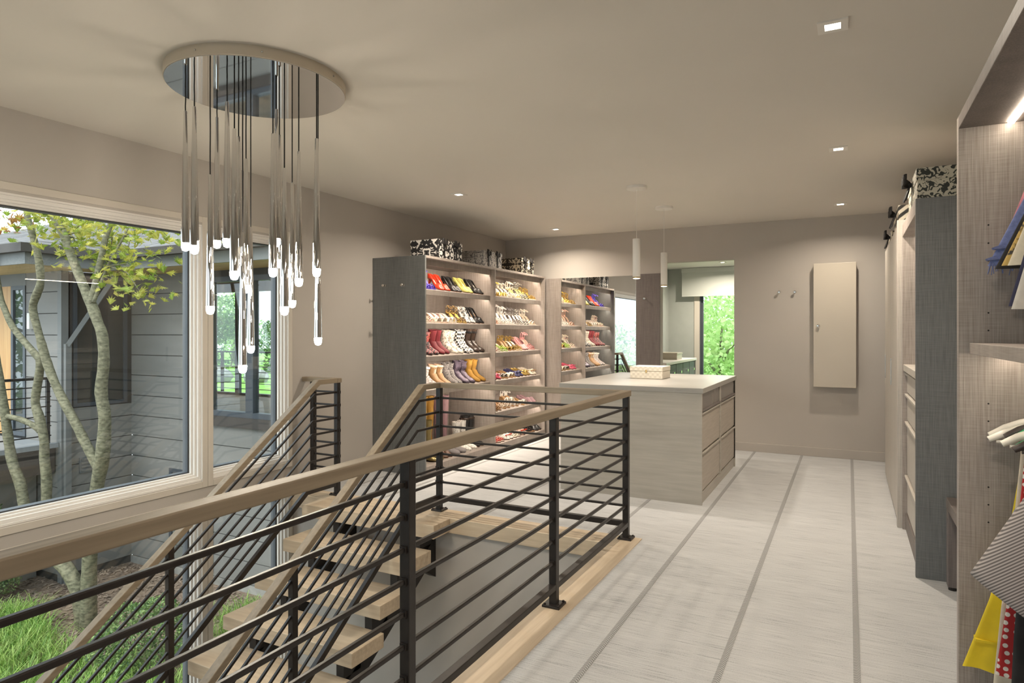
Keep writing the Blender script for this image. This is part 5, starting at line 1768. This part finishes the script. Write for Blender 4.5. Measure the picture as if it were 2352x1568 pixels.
# soffit planks, west wing part then north wing part
y = EY
while y < WYS + 0.1:
    boxes('soffit_plank', [(-18, EX - 0.04, y + 0.004, min(y + 0.13, WYS + 0.12) - 0.004, so, so + 0.02)], 'cedar_soffit', t)
    y += 0.13
y = EN
while y < NYW + 0.1:
    boxes('soffit_plank', [(EX - 0.72, X0 - 0.0, y + 0.004, min(y + 0.13, NYW + 0.1) - 0.004, so, so + 0.02)], 'cedar_soffit', t)
    y += 0.13
boxes('soffit_plank', [(WXW, EX - 0.04, WYS + 0.1, EN, so, so + 0.02)], 'cedar_soffit', t)
FH = 0.27
for b in ((-18, EX, EY - 0.03, EY, so - 0.001, so + FH), (EX - 0.03, EX, EY, EN, so - 0.001, so + FH), (EX - 0.03, X0, EN - 0.03, EN, so - 0.001, so + FH)):
    boxes('fascia', [b], 'exterior_trim', t)
for b in ((-18, EX + 0.1, EY - 0.13, EY - 0.03, so + 0.17, so + FH + 0.03), (EX, EX + 0.1, EY - 0.03, EN - 0.13, so + 0.17, so + FH + 0.03), (EX, X0, EN - 0.13, EN - 0.03, so + 0.17, so + FH + 0.03)):
    boxes('gutter', [b], 'dark_fascia', t)
# shingle courses stepping up the slopes
slope = 0.36
for i in range(16):
    d0, d1 = 0.28 * i - 0.05, 0.28 * (i + 1) + 0.02
    zz = so + FH + 0.02 + d0 * slope
    a, b_ = 0.0, (d1 - d0) * slope
    # north wing slope (rises with +y), clipped where the west part crosses it
    x0c = EX - d0
    m = MB()
    m.add([(x0c, EN + d0, zz), (X0 - 0.02, EN + d0, zz), (X0 - 0.02, EN + d1, zz + b_), (EX - d1, EN + d1, zz + b_),
           (x0c, EN + d0, zz - 0.03), (X0 - 0.02, EN + d0, zz - 0.03), (X0 - 0.02, EN + d1, zz + b_ - 0.03), (EX - d1, EN + d1, zz + b_ - 0.03)],
          [(0, 1, 2, 3), (7, 6, 5, 4), (0, 4, 5, 1), (1, 5, 6, 2), (2, 6, 7, 3), (3, 7, 4, 0)])
    obj('shingle_course', m, 'shingle', t)
    m = MB()
    m.add([(-18, EY + d0, zz), (EX - d0, EY + d0, zz), (EX - d1, EY + d1, zz + b_), (-18, EY + d1, zz + b_),
           (-18, EY + d0, zz - 0.03), (EX - d0, EY + d0, zz - 0.03), (EX - d1, EY + d1, zz + b_ - 0.03), (-18, EY + d1, zz + b_ - 0.03)],
          [(0, 1, 2, 3), (7, 6, 5, 4), (0, 4, 5, 1), (1, 5, 6, 2), (2, 6, 7, 3), (3, 7, 4, 0)])
    obj('shingle_course', m, 'shingle', t)
    m = MB()
    m.add([(EX - d0, EY + d0, zz), (EX - d0, EN + d0, zz), (EX - d1, EN + d1, zz + b_), (EX - d1, EY + d1, zz + b_),
           (EX - d0, EY + d0, zz - 0.03), (EX - d0, EN + d0, zz - 0.03), (EX - d1, EN + d1, zz + b_ - 0.03), (EX - d1, EY + d1, zz + b_ - 0.03)],
          [(0, 1, 2, 3), (7, 6, 5, 4), (0, 4, 5, 1), (1, 5, 6, 2), (2, 6, 7, 3), (3, 7, 4, 0)])
    obj('shingle_course', m, 'shingle', t)

# --- lawn and terrace rail north of the wing
o = boxes('lawn', [(-60, 30, 10.45, 60, -0.75, -0.55)], 'lawn')
tag(o, 'bright green lawn beyond the glazed house wing', kind='structure')
t = thing('terrace_railing', 'slim dark terrace railing in front of the lawn', 'railing', (-14, 11.6, -0.55))
boxes('terrace_edge', [(-19, -9, 10.45, 11.75, -0.56, -0.18)], 'deck_board', t)
for x in (-18.6, -17.3, -16.0, -14.7, -13.4, -12.1, -10.8):
    boxes('post', [(x - 0.03, x + 0.03, 11.62, 11.68, -0.18, 0.86)], 'black_steel', t)
boxes('top_rail', [(-19, -9, 11.61, 11.69, 0.86, 0.90)], 'black_steel', t)
for k in range(6):
    boxes('bar', [(-19, -9, 11.641, 11.659, -0.08 + 0.145 * k, -0.062 + 0.145 * k)], 'black_steel', t)
m = MB()
rr = random.Random(5)
for k in range(3):
    c = (-22.0 + 1.6 * k, 17.2 + 0.5 * k, -0.6)
    R_ = 0.7 - 0.12 * k
    rings = []
    for j in range(7):
        el = PI * (j / 6 - 0.5)
        rings.append([(c[0] + R_ * math.cos(el) * math.cos(a) * rr.uniform(0.85, 1.1), c[1] + R_ * 0.7 * math.cos(el) * math.sin(a), c[2] + 0.25 + R_ * 0.55 * math.sin(el)) for a in (2 * PI * q / 10 for q in range(10))])
    b = obj('boulder', MB().loft(rings).mesh('boulder', True, 60), 'stone')
    tag(b, '%s grey boulder on the lawn' % ('largest', 'middle', 'smallest')[k], 'rock', 'boulders on the lawn')

# --- maple tree in the courtyard
t = thing('maple_tree', 'multi stemmed maple tree with yellow green leaves in the courtyard', 'tree', (-9.45, 5.28, GZ))
STEMS = [
    [(-9.41, 5.28, -2.8, .115), (-9.36, 5.26, -2.03, .097), (-9.3, 5.25, -1.54, .09), (-9.12, 5.23, -.73, .082), (-8.96, 5.21, -.3, .088), (-8.87, 5.19, .24, .074), (-8.92, 5.17, .59, .078), (-8.84, 5.16, 1., .068), (-8.84, 5.14, 1.35, .066), (-8.91, 5.12, 1.53, .062), (-9.03, 5.11, 1.76, .068), (-9.25, 5.09, 2.12, .058), (-9.42, 5.07, 2.42, .054), (-9.57, 5.05, 2.73, .052), (-9.78, 5.04, 2.98, .05), (-9.93, 5.02, 3.21, .047), (-10.04, 5., 3.49, .042)],
    [(-9.02, 5.1, 1.79, .05), (-8.97, 5.14, 2.11, .042), (-8.93, 5.18, 2.41, .04), (-8.9, 5.22, 2.68, .037), (-8.85, 5.26, 2.88, .034), (-8.82, 5.3, 3.3, .028)],
    [(-8.97, 5.1, 1.8, .026), (-8.87, 5.23, 2.29, .018), (-8.73, 5.37, 2.71, .014), (-8.71, 5.5, 3.03, .009)],
    [(-9.15, 5.28, -.5, .06), (-9.23, 5.28, -.41, .066), (-9.46, 5.26, -.13, .064), (-9.62, 5.24, .09, .06), (-9.8, 5.21, .33, .062), (-10.07, 5.19, .67, .056), (-10.23, 5.17, .96, .058), (-10.3, 5.15, 1.16, .06), (-10.35, 5.13, 1.35, .05), (-10.46, 5.1, 1.72, .05), (-10.34, 5.08, 1.91, .053), (-10.18, 5.06, 2.09, .049), (-10.17, 5.04, 2.37, .05), (-10.22, 5.02, 2.6, .044), (-10.28, 4.99, 2.85, .042), (-10.34, 4.97, 3.06, .04), (-10.36, 4.95, 3.5, .034)],
    [(-9.51, 5.28, -2.8, .115), (-9.58, 5.26, -2.32, .1), (-9.84, 5.24, -1.98, .1), (-10.19, 5.22, -1.82, .095), (-10.66, 5.2, -1.6, .08), (-10.83, 5.17, -1.19, .077), (-10.92, 5.16, -.86, .073), (-11.08, 5.13, -.55, .068), (-11.16, 5.11, -.17, .064), (-11.22, 5.09, .23, .059), (-11.27, 5.07, .54, .055), (-11.40, 5.05, 1.15, .045), (-11.5, 5.0, 1.9, .035)],
    [(-10.03, 5.25, -1.9, .075), (-10.32, 5.24, -1.56, .08), (-10.36, 5.23, -1.12, .07), (-10.34, 5.22, -.73, .066), (-10.38, 5.21, -.42, .066), (-10.36, 5.2, -.19, .06), (-10.45, 5.19, .11, .063), (-10.56, 5.18, .38, .055), (-10.44, 5.17, .76, .056), (-10.39, 5.16, .97, .054), (-10.47, 5.15, 1.06, .05), (-10.78, 5.14, 1.26, .047), (-11.09, 5.13, 1.49, .045), (-11.3, 5.12, 1.77, .04), (-11.39, 5.11, 1.96, .038), (-11.56, 5.1, 2.6, .032)],
    [(-11.18, 5.1, .14, .036), (-10.87, 5.13, .11, .04), (-10.52, 5.15, .03, .043), (-10.43, 5.18, -.04, .045)],
]


def smooth_path(P, sub=3):
    out = []
    for i in range(len(P) - 1):
        p0, p1, p2, p3 = P[max(i - 1, 0)], P[i], P[i + 1], P[min(i + 2, len(P) - 1)]
        for s in range(sub):
            u = s / sub
            out.append(tuple(0.5 * (2 * b + (c - a) * u + (2 * a - 5 * b + 4 * c - d) * u * u + (3 * b - a - 3 * c + d) * u ** 3) for a, b, c, d in zip(p0, p1, p2, p3)))
    out.append(P[-1])
    return out


for S in STEMS:
    Q = smooth_path(S)
    obj('stem', MB().tube([q[:3] for q in Q], [q[3] * random.uniform(0.95, 1.06) for q in Q], 12).mesh('stem', True, 70), 'bark', t)
# twigs
tw = MB()
rr = random.Random(11)
HUBS = [(-9.9, 5.2, 2.9), (-9.4, 5.3, 2.7), (-9.0, 5.35, 2.55), (-8.7, 5.4, 2.5), (-8.55, 5.45, 2.2), (-8.5, 5.5, 2.75), (-10.2, 5.1, 3.1), (-9.6, 5.0, 3.0), (-8.9, 5.2, 3.0), (-8.0, 5.7, 2.85), (-8.45, 5.4, 1.95), (-9.1, 5.1, 2.9),
        (-10.6, 5.0, 2.95), (-9.75, 5.3, 2.55), (-7.7, 5.8, 2.75), (-8.3, 5.6, 2.95), (-9.5, 5.4, 2.95)]
for hx, hy_, hz in HUBS:
    near = min(((q[0], q[1], q[2]) for S in STEMS[:4] for q in S if q[2] > 1.7), key=lambda p: (p[0] - hx) ** 2 + (p[1] - hy_) ** 2 + (p[2] - hz) ** 2 * 1.4)
    mid = ((near[0] + hx) / 2, (near[1] + hy_) / 2 + 0.05, (near[2] + hz) / 2 + 0.08)
    tw.tube([near, mid, (hx, hy_, hz)], [0.014, 0.009, 0.005], 6)
obj('twigs', tw.mesh('twigs', True), 'bark', t)


def maple_leaf(s=1.0):
    """seven-lobed leaf, slightly folded, in the xy plane"""
    pts = [(0, 0)]
    lob = [(-2.2, 0.55), (-1.25, 0.85), (-0.6, 1.0), (0, 1.1), (0.6, 1.0), (1.25, 0.85), (2.2, 0.55)]
    out = []
    for i, (a, r) in enumerate(lob):
        out.append((math.sin(a) * r, math.cos(a) * r))
        if i < len(lob) - 1:
            b = (a + lob[i + 1][0]) / 2
            out.append((math.sin(b) * 0.27, math.cos(b) * 0.27))
    vs = [(0, -0.05, 0)] + [(x * s, y * s, -0.12 * s * abs(x)) for x, y in out]
    return vs, [(0, i + 1, i) for i in range(1, len(out))]


lv, lf = maple_leaf(0.056)
mb = MB().add(lv, lf)
me_leaf = mb.mesh('leaf')
rest = MB()
rest_r = MB()
n_obj = 0
for i in range(1000):
    h = HUBS[int(rr.random() ** 1.1 * len(HUBS))]
    p = Vector((h[0] + rr.gauss(0, 0.24), h[1] + rr.gauss(0, 0.22), h[2] + rr.gauss(0, 0.15)))
    e = (rr.gauss(0.5, 0.5), rr.gauss(0, 0.5), rr.uniform(-2.6, 2.6))
    sc_l = rr.uniform(0.9, 1.5)
    if n_obj < 300 and p.z < 3.05 and p.y < h[1] + 0.1:
        n_obj += 1
        l = obj('leaf', me_leaf, 'maple_leaf' if p.x > -10.3 or rr.random() < 0.4 else 'maple_leaf_russet', t, loc=p - Vector(t.location), rot=e)
        l.scale = (sc_l,) * 3
    else:
        mtx = Matrix.Translation(p) @ Matrix.Rotation(e[2], 4, 'Z') @ Matrix.Rotation(e[1], 4, 'Y') @ Matrix.Rotation(e[0], 4, 'X')
        (rest_r if p.x < -10.3 and rr.random() < 0.6 else rest).add([mtx @ (Vector(v) * sc_l) for v in lv], lf)
tag(obj('foliage', rest, 'maple_leaf', t), kind='stuff')
tag(obj('foliage', rest_r, 'maple_leaf_russet', t), kind='stuff')

# --- mulch chips, grass, clipped shrub
rr = random.Random(21)
m = MB()
for i in range(5000):
    x, y = rr.uniform(-12.2, -4.8), rr.uniform(3.6, 7.1)
    a, L_ = rr.uniform(0, PI), rr.uniform(0.015, 0.045)
    w = L_ * 0.35
    c, s = math.cos(a), math.sin(a)
    z = GZ + rr.uniform(0.002, 0.012)
    t1, t2 = rr.uniform(-0.012, 0.012), rr.uniform(-0.008, 0.008)
    vs = []
    for u, v in ((-1, -1), (1, -1), (1, 1), (-1, 1)):
        vs.append((x + c * L_ * u - s * w * v, y + s * L_ * u + c * w * v, z + t1 * u + t2 * v + 0.01))
    m.add(vs, [(0, 1, 2, 3)])
o = obj('mulch_chips', m, 'mulch_chip')
tag(o, 'brown bark mulch covering the courtyard bed', 'mulch', kind='stuff')


def grass(name, label, spots, n, hgt, seed):
    rr = random.Random(seed)
    m = MB()
    for i in range(n):
        cx_, cy_, sx, sy = rr.choice(spots)
        x, y = rr.gauss(cx_, sx), rr.gauss(cy_, sy)
        if y > 7.0 or x > X0 - 0.1:
            continue
        a, h = rr.uniform(0, 2 * PI), hgt * rr.uniform(0.6, 1.2)
        dx, dy = math.cos(a), math.sin(a)
        w = rr.uniform(0.004, 0.008)
        px, py = -dy * w, dx * w
        L_ = h * rr.uniform(0.5, 1.1)
        pts = [(0, 0), (L_ * 0.35, h * 0.75), (L_ * 0.75, h), (L_ * 1.15, h * 0.75)]
        vs = []
        for k, (q, z) in enumerate(pts):
            f_ = 1 - k / 3.2
            vs += [(x + dx * q - px * f_, y + dy * q - py * f_, GZ + z), (x + dx * q + px * f_, y + dy * q + py * f_, GZ + z)]
        m.add(vs, [(0, 1, 3, 2), (2, 3, 5, 4), (4, 5, 7, 6)])
    o = obj(name, m, 'grass_blade')
    return tag(o, label, 'grass', kind='stuff')


clumps = []
rr = random.Random(4)
for i in range(150):
    x = rr.uniform(-11.6, -6.2)
    y = rr.uniform(2.6, 4.95) - (0.25 if x > -9.8 else 0)
    clumps.append((x, y, 0.13, 0.13))
grass('ornamental_grass', 'lush green ornamental grass around the maple tree', clumps, 15000, 0.34, 2)
grass('sparse_grass', 'thin tufts of grass in the mulch by the wall', [(rr.uniform(-8.9, -5.5), rr.uniform(5.6, 6.7), 0.08, 0.08) for _ in range(14)], 1100, 0.24, 3)


def leaf_cloud(cx_, cy_, cz_, rx, ry, rz, n, s, seed, lo=0.55, bumps=0.0):
    rr = random.Random(seed)
    m = MB()
    for i in range(n):
        v = Vector((rr.gauss(0, 1), rr.gauss(0, 1), rr.gauss(0, 1))).normalized()
        k = lo + (1 - lo) * rr.random() ** 0.5
        if bumps:
            k *= 1 + bumps * math.sin(v.x * 5 + seed) * math.sin(v.y * 5.3 + seed * 2) * math.sin(v.z * 4.7 + 1)
        p = Vector((cx_ + v.x * rx * k, cy_ + v.y * ry * k, cz_ + v.z * rz * k))
        a = Vector((rr.gauss(0, 1), rr.gauss(0, 1), rr.gauss(0, 1))).normalized() * s * rr.uniform(0.6, 1.3)
        b = a.cross(Vector((rr.gauss(0, 1), rr.gauss(0, 1), rr.gauss(0, 1)))).normalized() * s * 0.55
        m.add([p - a, p + b, p + a, p - b], [(0, 1, 2, 3)])
    return m


for i, (cx_, cy_, r, h, lab) in enumerate(((-7.55, 4.9, 0.56, 0.46, 'rounded boxwood shrub below the stair railing'), (-11.9, 5.2, 0.45, 0.75, 'leafy shrub under the balcony at the left'))):
    t = thing('boxwood_shrub', lab, 'shrub', (cx_, cy_, GZ))
    tag(obj('foliage', leaf_cloud(cx_, cy_, GZ + h * 0.95, r, r, h, 7000, 0.022, 60 + i, 0.7, 0.25), 'box_leaf', t), kind='stuff')
    st = MB()
    rr = random.Random(i)
    for k in range(7):
        a = rr.uniform(0, 6.28)
        st.tube([(cx_, cy_, GZ - 0.02), (cx_ + 0.15 * math.cos(a), cy_ + 0.15 * math.sin(a), GZ + h * 0.5), (cx_ + 0.4 * r * math.cos(a), cy_ + 0.4 * r * math.sin(a), GZ + h * 1.1)], [0.014, 0.01, 0.005], 6)
    obj('branches', st.mesh('branches', True), 'bark', t)

# --- background trees: two kinds of crown, copied
def crown_mesh(seed, n=5200):
    rr = random.Random(seed)
    m = MB()
    for k in range(13):
        a, rad = rr.uniform(0, 6.28), rr.uniform(0, 1.5)
        q = leaf_cloud(rad * math.cos(a), rad * math.sin(a), 2.2 + rr.uniform(-1.4, 2.6), rr.uniform(0.8, 1.3), rr.uniform(0.8, 1.3), rr.uniform(0.6, 1.0), n // 13, 0.10, seed * 50 + k, 0.35)
        m.add(q.v, q.f)
    return m.mesh('foliage')


def trunk_mesh(seed):
    rr = random.Random(seed)
    m = MB().tube([(0, 0, -0.1), (0.05, 0.02, 1.2), (0.0, 0.05, 2.6), (0.1, 0, 4.2)], [0.17, 0.14, 0.1, 0.04], 10)
    for k in range(6):
        a = k * 1.05 + rr.random()
        z = 1.0 + 0.4 * k
        m.tube([(0, 0, z), (0.6 * math.cos(a), 0.6 * math.sin(a), z + 0.5), (1.2 * math.cos(a), 1.2 * math.sin(a), z + 0.8)], [0.06, 0.04, 0.02], 7)
    return m.mesh('trunk', True, 60)


CR = [crown_mesh(1), crown_mesh(2, 3200)]
TRK = [trunk_mesh(1), trunk_mesh(2)]
KINDS = ['dark green leafy tree', 'bright light green tree']
TREES = [
    (-26.0, 19.6, 0.9, 0, 'dark green tree closest behind the lawn rail'), (-24.8, 23.2, 0.85, 0, 'dark green tree right of centre behind the lawn'),
    (-30.0, 24.5, 1.0, 1, 'pale green tree in the middle behind the lawn'), (-35.5, 26, 1.0, 0, 'dark tree at the far left behind the lawn'),
    (-20.0, 23.0, 0.9, 1, 'pale green tree at the far right behind the lawn'), (-31.5, 31.5, 1.2, 0, 'tallest dark tree farthest behind the lawn'),
    (-6.6, 18.6, 0.85, 1, 'pale green tree left in the bathroom window'), (-2.6, 15.2, 0.7, 1, 'pale green tree in the middle of the bathroom window'),
    (-3.2, 22.5, 1.0, 1, 'pale green tree deep in the bathroom window'), (0.6, 18.5, 1.0, 1, 'pale green tree right in the bathroom window'),
    (-15.5, -3.5, 1.1, 0, 'dark green tree across the courtyard garden'), (-7.4, -6.8, 0.85, 1, 'pale green tree nearest in the mirrored window'),
    (-10.6, -12.5, 1.1, 0, 'dark green tree deep in the mirrored window'), (-22, 0.5, 1.3, 0, 'dark green tree far across the courtyard garden'), (-6.2, -13.0, 0.9, 1, 'pale green tree right in the mirrored window')]
for i, (x, y, s, k, lab) in enumerate(TREES):
    z = (-0.56 - 1.3 * s) if y > 10 else GZ      # low crowned trees north of the house
    t = thing('background_tree', lab, 'tree', (x, y, z), 'background trees', (0, 0, i * 1.7))
    t.scale = (s, s, s)
    tag(obj('foliage', CR[k], 'tree_leaf_bright' if k else 'tree_leaf_green', t, loc=(0, 0, 0)), kind='stuff')
    obj('trunk', TRK[k], 'bark', t, loc=(0, 0, 0))
